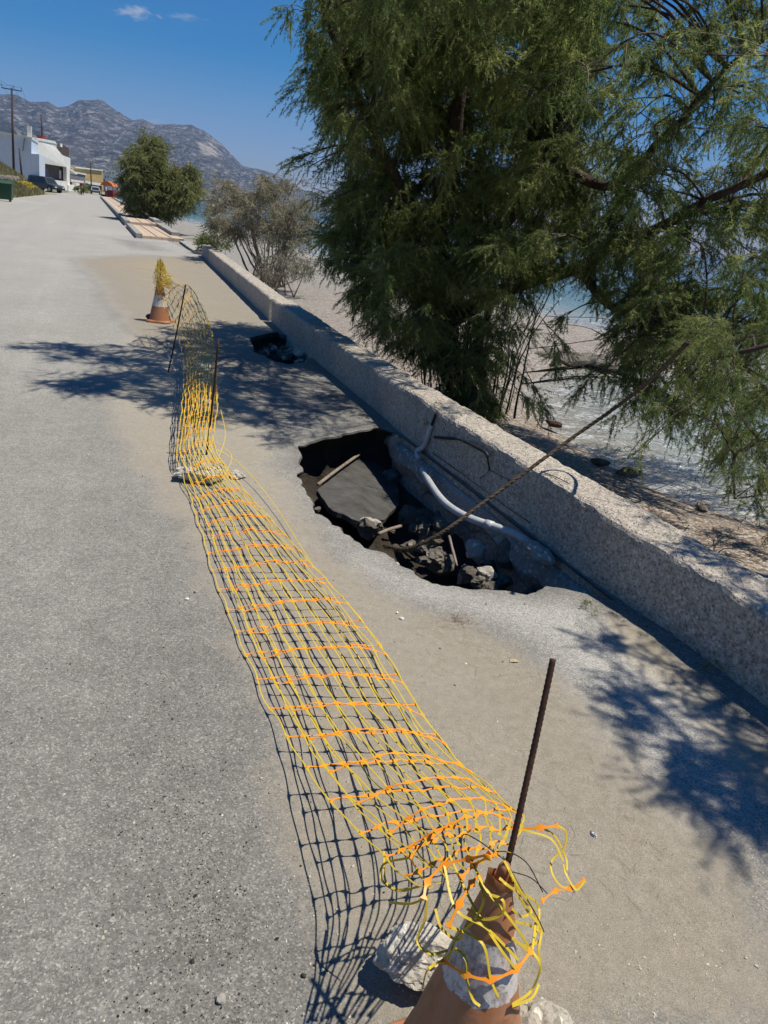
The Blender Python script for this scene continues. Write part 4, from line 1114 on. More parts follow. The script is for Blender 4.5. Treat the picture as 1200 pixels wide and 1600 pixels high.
def caster(targets, zr, R, dens, rr, zg=0):
    out = []
    for (x, y) in targets:
        g = G(x, y, zg)
        for _ in range(60):
            z = rr.uniform(*zr) + _ * .05
            P = Vector((g.x - SHX * (z - zg), g.y - SHY * (z - zg), z)); q = proj(P)
            m = 170
            if q is None or not (-m < q[0] < 1200 + m and -m < q[1] < 1700) or in_poly(q[0], q[1], SIL): break
        out.append((P, rr.uniform(*R), dens))
    return out
cl += caster(poly_sample(SH1, 84, r_, 16), (3.0, 4.6), (.26, .42), .85, r_)
cl += caster([(60, 538), (110, 542), (30, 546), (90, 600), (130, 596), (170, 560), (190, 600)], (3.4, 4.4), (.14, .24), .9, r_)
cl += caster([(510, 505), (540, 540), (590, 570), (640, 600), (700, 640), (745, 655)], (2.6, 4), (.22, .35), .5, r_, .33)
t1, nf = tree('tamarisk_tree', 'large dark green feathery tree leaning over the sea wall and filling the upper right', 'tree', 'trees along the shore', B1, limbs1, cl, MT['leaf'], MT['bark'], 5, nsub=14, npl=11, nb=50, pl=.25, bl=.050, bw=.0066, droop=.16, twig=.005, spread=.85)
print('tree1 tris', nf)
# second tamarisk, standing right of the frame and reaching into it
B2 = Vector((4.9, 4.9, -.75))
limbs2 = [([B2, Vector((4.7, 4.7, .6)), Vector((4.2, 4.2, 2.0)), Vector((3.6, 3.3, 3.2)), Vector((2.9, 2.4, 3.9))], .16, .03),
          ([Vector((4.7, 4.7, .6)), Vector((4.2, 4.9, 1.2)), Vector((3.7, 5.2, 1.5)), A(1120, 560, 5.6)], .07, .015),
          ([Vector((4.2, 4.2, 2.0)), Vector((3.7, 3.4, 2.5)), Vector((3.1, 2.6, 2.7)), Vector((2.7, 2.2, 2.7))], .028, .008),
          ([Vector((4.7, 4.7, .6)), Vector((4.0, 5.0, .7)), A(1180, 690, 5.3), A(1150, 780, 5.2)], .03, .008)]
cl2 = []
for (x, y) in poly_sample([(1060, 520), (1110, 470), (1180, 450), (1300, 460), (1300, 840), (1190, 810), (1130, 700), (1080, 640)], 20, r_, 30):
    cl2.append((A(x, y, r_.uniform(5.0, 6.4)), r_.uniform(.18, .30), .8))
for (x, y, Y) in [(1085, 540, 6.0), (1060, 590, 6.0), (1040, 640, 6.1), (1175, 760, 5.2), (1190, 700, 5.2)]: cl2.append((A(x, y, Y), .14, .8))
SH2 = [(905, 945), (960, 1000), (955, 1090), (1000, 1150), (990, 1190), (1080, 1250), (1120, 1320), (1250, 1350), (1290, 1180), (1180, 1120), (1060, 1040), (980, 960)]
cl2 += caster(poly_sample(SH2, 17, r_, 40), (2.2, 3.2), (.09, .17), .95, r_)
cl2 += caster([(940, 1000), (955, 1085), (1010, 1165), (1090, 1240), (1130, 1200), (1190, 1260), (1190, 1200), (1150, 1290)], (2.2, 3.0), (.12, .19), 1.1, r_)
cl2 += caster([(1010, 800), (1060, 860), (1110, 880), (1160, 920), (1190, 950), (1080, 845)], (2.3, 3.2), (.14, .24), .8, r_, .33)
t2, nf = tree('tamarisk_tree', 'brighter green feathery tree whose branches hang in from the right edge over the beach', 'tree', 'trees along the shore', B2, limbs2, cl2, MT['leafb'], MT['bark'], 6, nsub=16, npl=9, nb=46, pl=.22, bl=.055, bw=.0045, droop=.16, twig=.004, spread=.85)
print('tree2 tris', nf)
# round tree by the paved walk
B3 = at(236, 352, 45); B3.z = -.5
def blob_clumps(cx, cy, w, h, Y, dy, n, R, r, dens=1.0):
    out = []
    for _ in range(n):
        while True:
            a, b, c = r.uniform(-1, 1), r.uniform(-1, 1), r.uniform(-1, 1)
            if a * a + b * b + c * c < 1 and a * a + b * b + c * c > .15: break
        out.append((at(cx + a * w, cy + b * h, Y + c * dy), r.uniform(*R), dens))
    return out
c3 = blob_clumps(222, 312, 26, 14, 43.5, 1.2, 10, (.45, .65), r_) + blob_clumps(270, 318, 40, 13, 43.5, 1.2, 16, (.45, .65), r_) + blob_clumps(230, 262, 32, 42, 44, 1.9, 40, (.5, .8), r_) + blob_clumps(282, 292, 34, 32, 44, 1.7, 30, (.5, .75), r_) + blob_clumps(212, 285, 18, 32, 44, 1.2, 14, (.4, .6), r_) + [(at(229, 214, 44), .4, 1), (at(236, 222, 44), .5, 1)]
l3 = [([B3, at(238, 335, 44.5), at(232, 300, 44), at(232, 230, 44)], .28, .06), ([at(238, 335, 44.5), at(262, 310, 44), at(290, 280, 44)], .16, .05), ([at(238, 335, 44.5), at(215, 310, 43.5), at(200, 280, 43)], .14, .05)]
tree('tamarisk_tree', 'rounded olive green tree standing beside the paved walk in the middle distance', 'tree', 'trees along the shore', B3, l3, c3, MT['leafm'], MT['bark'], 8, nsub=10, npl=7, nb=34, pl=.55, bl=.13, bw=.024, droop=.12, twig=.015, spread=.9)
# grey-olive shrub behind the end of the wall
B4 = at(418, 440, 21.5); B4.z = -.55
c4 = blob_clumps(425, 330, 64, 54, 21, 1.3, 50, (.25, .42), r_, .9) + blob_clumps(362, 335, 46, 50, 21.5, 1.2, 46, (.22, .38), r_, .9) + blob_clumps(450, 372, 42, 40, 20.5, 1.0, 20, (.25, .4), r_, .9)
l4 = []
for k in range(30):
    a = r_.uniform(335, 490); l4.append(([B4 + Vector((r_.uniform(-.5, .5), r_.uniform(-.4, .4), 0)), at(418 + (a - 418) * .5, 400, 21.3), at(a, r_.uniform(280, 370), r_.uniform(20.3, 22))], r_.uniform(.02, .045), .007))
tree('shrub', 'tall loose shrub with grey twigs and thin olive leaves behind the far wall end', 'shrub', None, B4, l4, c4, MT['leafo'], MT['twig'], 9, nsub=10, npl=7, nb=20, pl=.34, bl=.085, bw=.011, droop=-.1, twig=.008, spread=.5, up=.6)
B5 = at(330, 400, 24); B5.z = -.5
c5 = blob_clumps(330, 376, 26, 14, 24, .6, 16, (.2, .32), r_)
tree('shrub', 'low fresh green shrub left of the grey-olive shrub, next to the wall end', 'shrub', None, B5, [([B5, at(330, 385, 24), at(330, 370, 24)], .03, .01), ([B5, at(318, 385, 24), at(312, 372, 24)], .03, .01)], c5, MT['leafb'], MT['twig'], 10, nsub=10, npl=6, nb=24, pl=.25, bl=.08, bw=.012, droop=-.1, twig=.006, up=.6)
B6 = at(450, 442, 19.5); B6.z = -.6
c6 = blob_clumps(438, 418, 58, 20, 19.5, .8, 26, (.2, .35), r_)
tree('dead_shrub', 'bare grey brown brushwood heaped on the beach under the tall shrub', 'shrub', None, B6, [([B6 + Vector((r_.uniform(-.9, .5), 0, 0)), at(395 + 12 * k, r_.uniform(395, 425), 19.5)], .02, .006) for k in range(9)], c6, MT['leafd'], MT['twig'], 12, nsub=10, npl=5, nb=12, pl=.3, bl=.12, bw=.008, droop=0, twig=.008, spread=.6)
B7 = Vector((1.75, 8.35, -.75))

# ------------------------------------------------------------------ paved walk, kerbs, parapets
def kx(y): return -9.75 - .4156 * (y - 28.0)
def m_pave():
    m, nt, bs, out = new_mat('paving'); N = NT(nt)
    mp = N.n('ShaderNodeMapping', {'Vector': N.P(), 'Rotation': (0, 0, math.radians(-22.5))}).outputs[0]
    b = N.n('ShaderNodeTexBrick', {'Vector': mp, 'Color1': (.52, .39, .28, 1), 'Color2': (.46, .345, .25, 1), 'Mortar': (.25, .19, .15, 1), 'Scale': 1.0, 'Mortar Size': .012, 'Brick Width': .4, 'Row Height': .4}, offset=0.0).outputs[0]
    c = N.mix(N.ramp(N.noise(2, 5), [(.35, 0), (.7, .35)]), b, (.40, .33, .26))
    nt.links.new(c, bs.inputs['Base Color']); bs.inputs['Roughness'].default_value = .85; return m
MT['pave'] = m_pave()
MT['jdark'] = simple('dark_joint', (.10, .08, .07), .9)
def walk(y0, y1, z, xo=0.0, w=1.3):
    mb = MB()
    b = [Vector((kx(y0) + xo, y0, -.02)), Vector((kx(y0) + xo + w, y0 + .75, -.02)), Vector((kx(y1) + xo + w, y1 + .3, -.02)), Vector((kx(y1) + xo, y1, -.02))]
    t = [p + Vector((0, 0, z + .02)) for p in b]; mb.hexa(b, t)
    for k in (.34, .67):
        a = t[0].lerp(t[1], k) + Vector((0, .05, .004)); c = t[3].lerp(t[2], k) + Vector((0, -.05, .004))
        mb.mi = 1; e = Vector((.03, 0, 0)); mb.add([a - e, a + e, c + e, c - e], [(0, 1, 2, 3)]); mb.mi = 0
    o = mb.build('pavement', [MT['pave'], MT['jdark']]); return tag(o, kind='structure')
walk(28.2, 36.5, .10); walk(36.7, 118, .20)
def beam(name, a, b, w, h, z0, label, cat, group, mat, seed):
    a = Vector(a); b = Vector(b); d = (b - a); L = d.length; d.normalize(); nn = Vector((d.y, -d.x, 0)); n = max(2, int(L / .5)); mb = MB(); vs = []
    for i in range(n + 1):
        p = d * (L * i / n)
        j = [Vector((fbm(p.x + i, seed, k), fbm(i, seed, k + 3), fbm(i * 1.7, seed, k + 6))) * .03 for k in range(4)]
        vs += [p + Vector((0, 0, z0)), p + nn * w + Vector((0, 0, z0)), p + nn * w + Vector((0, 0, z0 + h)) + j[0], p + Vector((0, 0, z0 + h)) + j[1]]
    fs = [(i * 4 + k, i * 4 + (k + 1) % 4, i * 4 + 4 + (k + 1) % 4, i * 4 + 4 + k) for i in range(n) for k in range(4)] + [(3, 2, 1, 0), tuple(n * 4 + k for k in range(4))]
    mb.add(vs, fs); o = mb.build(name, mat); o.location = a; return tag(o, label, cat, group)
beam('kerb', (kx(28) - .24, 28, 0), (kx(35.5) - .24, 35.5, 0), .22, .20, -.03, 'short dark loose kerb block at the near corner of the paved walk', 'kerb', 'kerbs of the paved walk', MT['kerb'], 1)
beam('kerb', (kx(36.8) - .24, 36.8, 0), (kx(118) - .24, 118, 0), .22, .27, -.03, 'long low kerb between the road and the far paved walk', 'kerb', 'kerbs of the paved walk', MT['kerb'], 2)
beam('parapet', (kx(30.6) + 1.32, 30.6, 0), (kx(38.5) + 1.32, 38.5, 0), .32, .28, -.05, 'near rough concrete parapet block at the start of the paved walk', 'parapet', 'parapets by the paved walk', MT['kerb'], 3)
beam('parapet', (kx(39.0) + 1.32, 39.0, 0), (kx(112) + 1.32, 112, 0), .32, .38, -.05, 'long farther parapet between the paved walk and the rounded tree', 'parapet', 'parapets by the paved walk', MT['kerb'], 4)
beam('concrete_strip', (-6.55, 23.4, 0), (-8.55, 28.4, 0), .7, .10, -.04, 'flat low concrete strip between the wall end and the paved walk', 'concrete strip', None, MT['oldconc'], 5)

# ------------------------------------------------------------------ buildings
def plain(name, col, rough=.8, c2=None, ns=1.5): return simple(name, col, rough, c2 or tuple(x * .86 for x in col), ns, 30, .2, .01)
MT['bluewhite'] = plain('blue_white_render', (.62, .68, .78)); MT['white'] = plain('white_render', (.78, .77, .72), c2=(.66, .64, .58))
MT['brown'] = plain('brown_wall', (.09, .07, .06)); MT['glassd'] = simple('window_glass', (.03, .035, .04), .15, spec=.6); MT['frame'] = plain('white_frame', (.6, .62, .6))
MT['ochre'] = plain('ochre_render', (.50, .36, .15)); MT['grey'] = plain('grey_render', (.22, .22, .23)); MT['red'] = plain('dark_red_paint', (.25, .03, .025)); MT['orange'] = plain('orange_canvas', (.62, .16, .05))
MT['green'] = plain('green_plastic', (.018, .07, .035), .45); MT['pole'] = plain('tarred_pole', (.06, .04, .035)); MT['silver'] = simple('silver_paint', (.42, .43, .44), .35, (.36, .37, .38), metal=.4, spec=.5)
MT['darkpaint'] = simple('dark_green_grey_paint', (.055, .075, .085), .35, (.05, .065, .075), metal=.3, spec=.5); MT['lamp'] = simple('red_lamp_glass', (.4, .02, .02), .3)
FAC = 0.0
def prism(mb, pxs, Y, dep, shift=None):
    P = [at(x, y, Y + FAC * (x - 62)) for x, y in pxs]; n = len(P); dv = (Vector((-.39 * dep, dep, 0)) if FAC < .05 else Vector((-dep * .95, dep * .1, 0))) if shift is None else Vector(shift)
    mb.add(P + [p + dv for p in P], [tuple(range(n - 1, -1, -1)), tuple(range(n, 2 * n))] + [(i, (i + 1) % n, n + (i + 1) % n, n + i) for i in range(n)])
def part(name, mat, root, *prs):
    mb = MB()
    for (p, Y, d) in prs: prism(mb, p, Y, d)
    rel(mb, root.location); return mb.build(name, mat, root)
b = at(40, 288, 100); b.z = .3
h1 = empty('house', b, 'pale blue-white blank walled building behind the wooden pole', 'house', 'buildings by the road')
part('wall', MT['bluewhite'], h1, ([(-70, 196), (0, 207), (49, 216), (49, 240), (61, 241), (62, 300), (-70, 300)], 100, 9))
ch = part('roof', MT['white'], h1, ([(-70, 194), (0, 205), (50, 214.5), (50, 217), (0, 207.5), (-70, 196.5)], 99.8, 9.4))
c_ = part('chimney', MT['white'], h1, ([(42.5, 196.5), (48.8, 197.5), (49.2, 215), (42.8, 214)], 101, .7)); 
c_ = part('chimney_cap', MT['white'], c_, ([(41.8, 195.5), (49.5, 196.6), (49.5, 198.4), (41.8, 197.2)], 100.9, .9))


sp = part('solar_panel', MT['silver'], h1, ([(21, 200), (25, 199), (35, 212), (29, 211.5)], 101, .15))
part('downpipe', MT['grey'], h1, ([(37.6, 216), (39.2, 216), (36.2, 236), (34.6, 236)], 99.7, .1))
FAC = .30
b = at(85, 297, 112); b.z = .3
h2 = empty('house', b, 'white house with dark porch, stepped parapet and small window, beside the parked car', 'house', 'buildings by the road')
part('upper_wall', MT['white'], h2, ([(50, 218), (57, 216.5), (86, 222), (89, 227), (88, 231), (97, 242), (104, 245), (110, 247), (110, 263.5), (104, 261), (62, 254), (54, 252), (54, 238)], 112, 7))
part('parapet_top', MT['white'], h2, ([(56, 215), (86, 220.5), (89.5, 226), (86, 224.5), (57, 219)], 111.7, 7.4))
part('porch_wall', MT['brown'], h2, ([(62, 254), (106, 262.5), (107, 298), (62, 294)], 115, 5))
part('low_wall', MT['white'], h2, ([(72, 279.5), (104, 283.5), (108, 298), (72, 296)], 111.9, .4))
part('column', MT['white'], h2, ([(104, 261), (109, 262.5), (109, 298), (104.5, 297)], 111.8, .6))
part('column', MT['brown'], h2, ([(62, 248), (64, 248), (65, 292), (63, 291)], 111.8, .5))
w_ = part('window', MT['frame'], h2, ([(70, 263), (81, 264.5), (81, 277.5), (70, 276)], 114.8, .1))
for a in (71, 76.2): 
    q = part('pane', MT['glassd'], h2, ([(a, 264.4), (a + 4.1, 265), (a + 4.1, 275.6), (a, 275)], 114.7, .05)); q.parent = w_
part('door', MT['glassd'], h2, ([(89, 265.5), (92.5, 266), (92.5, 279.5), (89, 279)], 114.8, .1))
part('curtain', MT['white'], h2, ([(93, 266), (96, 266.5), (96, 279.7), (93, 279.3)], 114.6, .1))
part('curtain', MT['red'], h2, ([(96.4, 266.5), (101, 267), (101, 280), (96.4, 279.8)], 114.6, .1))
part('awning', MT['white'], h2, ([(107, 261.5), (121, 271.5), (120, 273), (107, 264.2)], 112.5, 3))
tkb = part('roof_terrace', MT['brown'], h2, ([(87, 224), (97, 225), (108, 232), (108, 245), (98, 243), (88, 231)], 116, 3))
part('roof_box', MT['white'], h2, ([(94.5, 224), (97.5, 224.5), (97.5, 230), (94.5, 229.5)], 115.5, .8))
part('roof_tank', MT['red'], h2, ([(66.5, 212), (71.5, 212.5), (71.5, 218), (66.5, 217.2)], 113, .9))
FAC = .12
b = at(137, 292, 165); b.z = 0
h3 = empty('building', b, 'long low ochre yellow building with a white shop canopy farther down the road', 'building', 'buildings by the road')
part('wall', MT['ochre'], h3, ([(112, 262.5), (118, 262), (161, 266.5), (162, 298), (112, 298)], 165, 14))
part('roof_edge', MT['white'], h3, ([(118, 260.8), (161, 265.4), (161, 267), (118, 262.6)], 164.7, 14.4))
part('side_wing', MT['grey'], h3, ([(110, 257), (124, 259.5), (126, 266), (110, 264)], 168, 8))
part('canopy', MT['white'], h3, ([(131, 282), (160.5, 287), (160.5, 290.5), (131, 286.5)], 160, 5))
part('shopfront', MT['glassd'], h3, ([(132, 287), (159, 290.6), (159, 297), (132, 297)], 164.6, .2))
FAC = .15
b = at(118, 296, 140); b.z = 0
h4 = empty('building', b, 'small grey building with white edge between the white house and ochre building', 'building', 'buildings by the road')
part('wall', MT['grey'], h4, ([(109, 268), (133, 272.5), (134, 296), (109, 296)], 140, 5)); part('roof_edge', MT['white'], h4, ([(109, 266.5), (134.5, 271.5), (134.5, 273.6), (109, 269)], 139.8, 5.4))
part('terrace_rail', MT['white'], h4, ([(111, 280), (131, 283), (131, 286), (111, 284)], 138.5, .2)); part('terrace', MT['red'], h4, ([(113, 284.5), (130, 286.2), (130, 291), (113, 290)], 139, .5))
for p, lab in (([(107, 289), (118, 289.5), (118, 299), (107, 299)], 'low white garden wall right of the white house porch'), ([(118.6, 285.5), (124.4, 286.5), (124.4, 298.5), (118.6, 298.5)], 'white gate pillar left of the dark roadside bushes')):
    P0 = at(*p[3], 118); mb = MB(); prism(mb, p, 118, .7); rel(mb, P0); o = mb.build('garden_wall', MT['white']); o.location = P0; tag(o, lab, 'wall')
FAC = 0.0
# white village beneath the mountain
r_ = random.Random(3); vil = [(157, 264, 7, 'white'), (163, 272, 9, 'bluewhite'), (170, 266, 10, 'white'), (176, 275, 8, 'bluewhite'), (166, 281, 12, 'white'), (158, 278, 6, 'grey'), (100, 243, 5, 'grey')]
for k, (x, y, w, m) in enumerate(vil[:6]):
    Y = 330 - k * 12; P0 = at(x, y + 12, Y); P0.z = -.1
    t = empty('village_house', P0, 'small %s house of the village under the mountain, %s' % ({'white': 'white', 'bluewhite': 'pale blue', 'grey': 'grey'}[m], ['topmost on the left', 'behind the ochre building corner', 'highest in the middle', 'half hidden by the round tree', 'lowest above the orange awning', 'directly beside the ochre wall'][k]), 'house', 'village houses')
    part('wall', MT[m], t, ([(x, y), (x + w, y + .8), (x + w, y + 24), (x, y + 24)], Y, 8)); part('roof', MT['white'], t, ([(x - .4, y - .8), (x + w + .4, y), (x + w + .4, y + .9), (x - .4, y + .1)], Y - .3, 8.6))
    for q in range(2):
        part('window', MT['glassd'], t, ([(x + 1 + q * w * .5, y + 3), (x + 2.4 + q * w * .5, y + 3.1), (x + 2.4 + q * w * .5, y + 6), (x + 1 + q * w * .5, y + 6)], Y - .1, .1))
# poles
def pole(px_top, px_bot, Y, label, arm=None, rad=.14, zb=None):
    a = at(*px_bot, Y); b = at(*px_top, Y)
    t = empty('utility_pole', a, label, 'pole', 'utility poles'); mb = MB(); mb.tube([Vector((0, 0, -.8)), (b - a)], [rad, rad * .7], 10); mb.build('pole', MT['pole'], t, True)
    ends = []
    if arm:
        l, r = at(*arm[0], Y), at(*arm[1], Y); mb = MB(); d = (r - l).normalized(); mb.tube([l - a, r - a], .07, 4); mb.build('crossarm', MT['pole'], t)
        for p in (l, (l + r) / 2 + Vector((.25, 0, .05)), r):
            mb = MB(); mb.tube([p - a, p - a + Vector((0, 0, .22)), p - a + Vector((0, 0, .24)), p - a + Vector((0, 0, .42))], [.025, .025, .07, .05], 8); mb.build('insulator', MT['grey'], t, True); ends.append(p + Vector((0, 0, .42)))
    return ends
e1 = pole((18, 137), (21, 268), 95, 'tall tarred wooden pole with crossarm in front of the blue-white building', ((2.5, 137), (33.5, 142.5)), .15)
e2 = pole((64, 178), (66, 216), 122, 'thin far pole rising above the white house roof beside the red tank', ((61.5, 199), (68, 200)), .13)
e3 = pole((141.5, 252), (142.5, 291), 156, 'dark slim pole before the ochre building', ((140, 256), (146, 257)), .13)
pole((30, 231), (34, 272), 93, 'short leaning wooden post right of the tall pole', None, .12)
e0 = [at(-60, 60, 60) + Vector((0, 0, k * .3)) for k in range(3)]
for k in range(3):
    for A_, B_, nm in ((e1[k], e2[k], 'between the tall pole and the far thin pole'), (e1[k], e0[k], 'running left out of view from the tall pole'), (e2[k], e3[k], 'between the two far poles')):
        P = [A_.lerp(B_, i / 10) + Vector((0, 0, -1.2 * math.sin(math.pi * i / 10))) for i in range(11)]
        tube_thing('power_wire', P, .012, MT['black'], 'thin black power wire ' + nm, 'wire', 4, False, 'power wires')
# stone wall on the bank
mb = MB(); P = []
for i in range(90):
    y = 50 + i * .5; 
    if y > 86: break
    x = road_left(y) + .1 - 1.5; hh = 1.15 + .12 * fbm(y * 2, 0, 0, 3); fall = min(1, (86 - y) / 8 + .15)
    d = .05 * fbm(y * 3, 1, 1, 3)
    P.append([Vector((x + .05 + d, y, .35)), Vector((x - .05 + d, y, .35 + hh * .5 * fall)), Vector((x - .12 - d, y, .45 + hh * fall)), Vector((x - .5, y, .45 + hh * fall)), Vector((x - .55, y, .3))])
n = 5; vs = [p for r in P for p in r]; fs = [(i * n + k, i * n + k + 1, (i + 1) * n + k + 1, (i + 1) * n + k) for i in range(len(P) - 1) for k in range(n - 1)]; fs += [tuple(range(n)), tuple((len(P) - 1) * n + k for k in range(n - 1, -1, -1))]
mb.add(vs, fs); rel(mb, P[0][0]); 
def m_stones():
    m, nt, bs, out = new_mat('dry_stone'); N = NT(nt)
    d = N.voro(3.2, feature='DISTANCE_TO_EDGE'); cc_ = N.n('ShaderNodeSeparateColor', {'Color': N.voro(3.2, out='Color')}).outputs[0]
    c = N.ramp(cc_, [(0, (.22, .18, .14)), (.5, (.36, .31, .26)), (1, (.48, .43, .37))]); c = N.mix(N.ramp(d, [(0, 1), (.08, 0)]), c, (.06, .05, .04))
    nt.links.new(c, bs.inputs['Base Color']); bs.inputs['Roughness'].default_value = .95; nt.links.new(N.bump(N.ramp(d, [(0, 0), (.15, 1)]), 1, .08), bs.inputs['Normal']); return m
o = mb.build('stone_wall', m_stones()); o.location = P[0][0]; tag(o, 'rough dry stone retaining wall on the grassy bank at the left edge', 'wall')
# weeds on the bank
rng = np.random.default_rng(4); m = 26000
yy = rng.uniform(48, 90, m); tt = rng.uniform(.1, 1.55, m); up_ = rng.random(m) < .45; tt = np.where(up_, rng.uniform(1.7, 6, m), tt)
bxx = np.array([road_left(y) + .1 - t for y, t in zip(yy, tt)]); bzz = np.array([bank_z(t, y) for t, y in zip(tt, yy)])
hh = rng.uniform(.15, .6, m); ang = rng.uniform(0, 6.28, m); w = .06
V = np.empty((m, 3, 3)); V[:, 0] = np.stack([bxx - w * np.cos(ang), yy - w * np.sin(ang), bzz], 1); V[:, 1] = np.stack([bxx + w * np.cos(ang), yy + w * np.sin(ang), bzz], 1); V[:, 2] = np.stack([bxx + rng.normal(0, .1, m), yy + rng.normal(0, .1, m), bzz + hh], 1)
MT['weeds'] = m_leaf('weeds', (.10, .13, .04), (.22, .19, .09), (.34, .28, .14), .2)
gr = np_mesh('weeds', V.reshape(-1, 3), np.arange(m * 3).reshape(-1, 3), MT['weeds']); tag(gr, 'green and straw coloured weeds covering the bank below the stone wall', 'weeds', None, 'stuff')
MT['flower'] = plain('yellow_flowers', (.6, .45, .03))
m = 900; yy = rng.normal(80, 2.5, m); tt = rng.uniform(.3, 1.3, m); V = np.empty((m, 3, 3)); c = np.array([[road_left(y) + .1 - t, y, bank_z(t, y) + .55] for y, t in zip(yy, tt)])
for k in range(3): V[:, k] = c + rng.normal(0, .035, (m, 3))
gf = np_mesh('flowers', V.reshape(-1, 3), np.arange(m * 3).reshape(-1, 3), MT['flower']); tag(gf, 'patch of yellow flowers on the bank in front of the parked car', 'flowers', None, 'stuff')
# dark bushes by the garden wall
def bush(px, py, Y, w, h, label, leaf='leafb'):
    B = at(px, py, Y); B.z = 0; r = random.Random(int(px)); c = [(B + Vector((r.uniform(-1, 1) * w, r.uniform(-.5, .5) * w, r.uniform(.3, 1) * h)), r.uniform(.35, .6) * w * .6 + .2, 1) for _ in range(9)]
    tree('bush', label, 'bush', 'roadside bushes', B, [([B, B + Vector((0, 0, h * .5)), B + Vector((.1, 0, h * .9))], .05, .02)], c, MT[leaf], MT['bark'], int(px), nsub=6, npl=5, nb=14, pl=.35, bl=.2, bw=.05, droop=.1, twig=.012)
bush(127, 299, 122, 1.0, 1.5, 'dark green bush right of the white gate pillar', 'leaf'); bush(134, 296, 158, 1.3, 1.7, 'lighter bush under the white canopy of the ochre building')
# bin
b = Vector((road_left(52) - .35, 52.6, 0)); b = at(3, 314, 52); b.z = .0
t = empty('waste_container', b, 'dark green wheeled waste container at the left edge below the stone wall', 'bin', None, .37)
mb = MB(); mb.hexa([(-.62, -.42, .12), (.62, -.42, .12), (.62, .42, .12), (-.62, .42, .12)], [(-.72, -.52, 1.1), (.72, -.52, 1.1), (.72, .52, 1.1), (-.72, .52, 1.1)]); mb.build('body', MT['green'], t)
mb = MB(); mb.hexa([(-.75, -.55, 1.1), (.75, -.55, 1.1), (.75, .55, 1.1), (-.75, .55, 1.1)], [(-.70, -.42, 1.24), (.70, -.42, 1.24), (.70, .5, 1.28), (-.70, .5, 1.28)]); mb.build('lid', MT['green'], t)
for sx in (-.5, .5):
    for sy in (-.34, .34): mb = MB(); mb.tube([Vector((sx - .03, sy, .08)), Vector((sx + .03, sy, .08))], .08, 12); mb.build('wheel', MT['black'], t)
# vehicles
def vehicle(loc, rz, label, paint, L=4.6, W=1.75, H=1.75, suv=True, name='parked_car'):
    t = empty(name, loc, label, 'car', 'cars in the street', rz)
    hb = .52 * H
    if suv: prof = [(-L / 2, .42), (-L / 2, hb), (-L / 2 + .12, hb + .05), (-L / 2 + .25, H - .08), (-L / 2 + .5, H), (.35, H), (.60, H - .06), (1.15, hb + .08), (L / 2 - .25, hb - .05), (L / 2, hb - .18), (L / 2, .40)]
    else: prof = [(-L / 2, .35), (-L / 2, hb), (-L / 2 + .35, H - .08), (-L / 2 + .75, H), (.25, H), (1.05, hb + .05), (L / 2 - .15, hb - .12), (L / 2, .55), (L / 2, .33)]
    def arch(cx, rr): return [(cx + rr * math.cos(a), .35 + rr * math.sin(a)) for a in np.linspace(0, math.pi, 7)]
    wr = .36 if suv else .30; wx = (L / 2 - .85, -L / 2 + .85)
    low = arch(wx[0], wr + .06) + arch(wx[1], wr + .06)
    P = prof + low; n = len(P); mb = MB(); vs = []
    for s_ in (-1, 1):
        for x, z in P: vs.append((x, s_ * (W / 2 - (.16 * (z - hb) / (H - hb) if z > hb else 0)), z))
    mb.add(vs, [tuple(range(n)), tuple(range(2 * n - 1, n - 1, -1))] + [(i, n + i, n + (i + 1) % n, (i + 1) % n) for i in range(n)]); mb.build('body', paint, t)
    for s_ in (-1, 1):
        for x0, x1 in ((-L / 2 + .45, -.65), (-.58, .45)):
            mb = MB(); z0, z1 = hb + .06, H - .14; f = lambda z: s_ * (W / 2 - .16 * (z - hb) / (H - hb) + .006)
            mb.add([(x0, f(z0), z0), (x1 + (.3 if x1 > 0 else 0), f(z0), z0), (x1, f(z1), z1), (x0 + .08, f(z1), z1)], [(0, 1, 2, 3)]); mb.build('side_window', MT['glassd'], t)
        for x in wx:
            mb = MB(); y = s_ * (W / 2 - .10); mb.tube([Vector((x, y - .1, .35)), Vector((x, y + .1, .35))], wr, 20); wv = mb.build('tyre', MT['black'], t)
            mb = MB(); mb.tube([Vector((x, y + s_ * .085, .35)), Vector((x, y + s_ * .108, .35))], wr * .6, 14); mb.build('rim', MT['silver'], t).parent = wv
        mb = MB(); mb.box((L / 2 - .02, s_ * .62, hb - .27), (.08, .32, .16)); mb.build('headlight', MT['frame'], t)
        mb = MB(); mb.box((-L / 2 + .0, s_ * .68, hb - .12), (.06, .18, .26)); mb.build('tail_light', MT['lamp'], t)
    mb = MB(); a, b2 = ((-L / 2 + .125, hb + .10), (-L / 2 + .235, H - .15)) if suv else ((-L / 2 + .03, hb + .06), (-L / 2 + .30, H - .16))
    mb.add([(a[0] - .012, -.66, a[1]), (a[0] - .012, .66, a[1]), (b2[0] - .012, .58, b2[1]), (b2[0] - .012, -.58, b2[1])], [(0, 1, 2, 3)]); mb.build('rear_window', MT['glassd'], t)
    a, b2 = ((1.10, hb + .14), (.66, H - .12)) if suv else ((1.0, hb + .10), (.34, H - .06))
    mb = MB(); mb.add([(a[0] + .012, -.66, a[1]), (a[0] + .012, .66, a[1]), (b2[0] + .012, .58, b2[1]), (b2[0] + .012, -.58, b2[1])], [(3, 2, 1, 0)]); mb.build('windscreen', MT['glassd'], t)
    for x in (L / 2, -L / 2): mb = MB(); mb.box((x, 0, .48), (.16, W * .96, .2)); mb.build('bumper', MT['black'], t)
    return t
b = at(72, 299.5, 100)
vehicle(b, math.radians(-20), 'dark green-grey off-road car parked in front of the white house', MT['darkpaint'], 4.5, 1.75, 1.75, True)
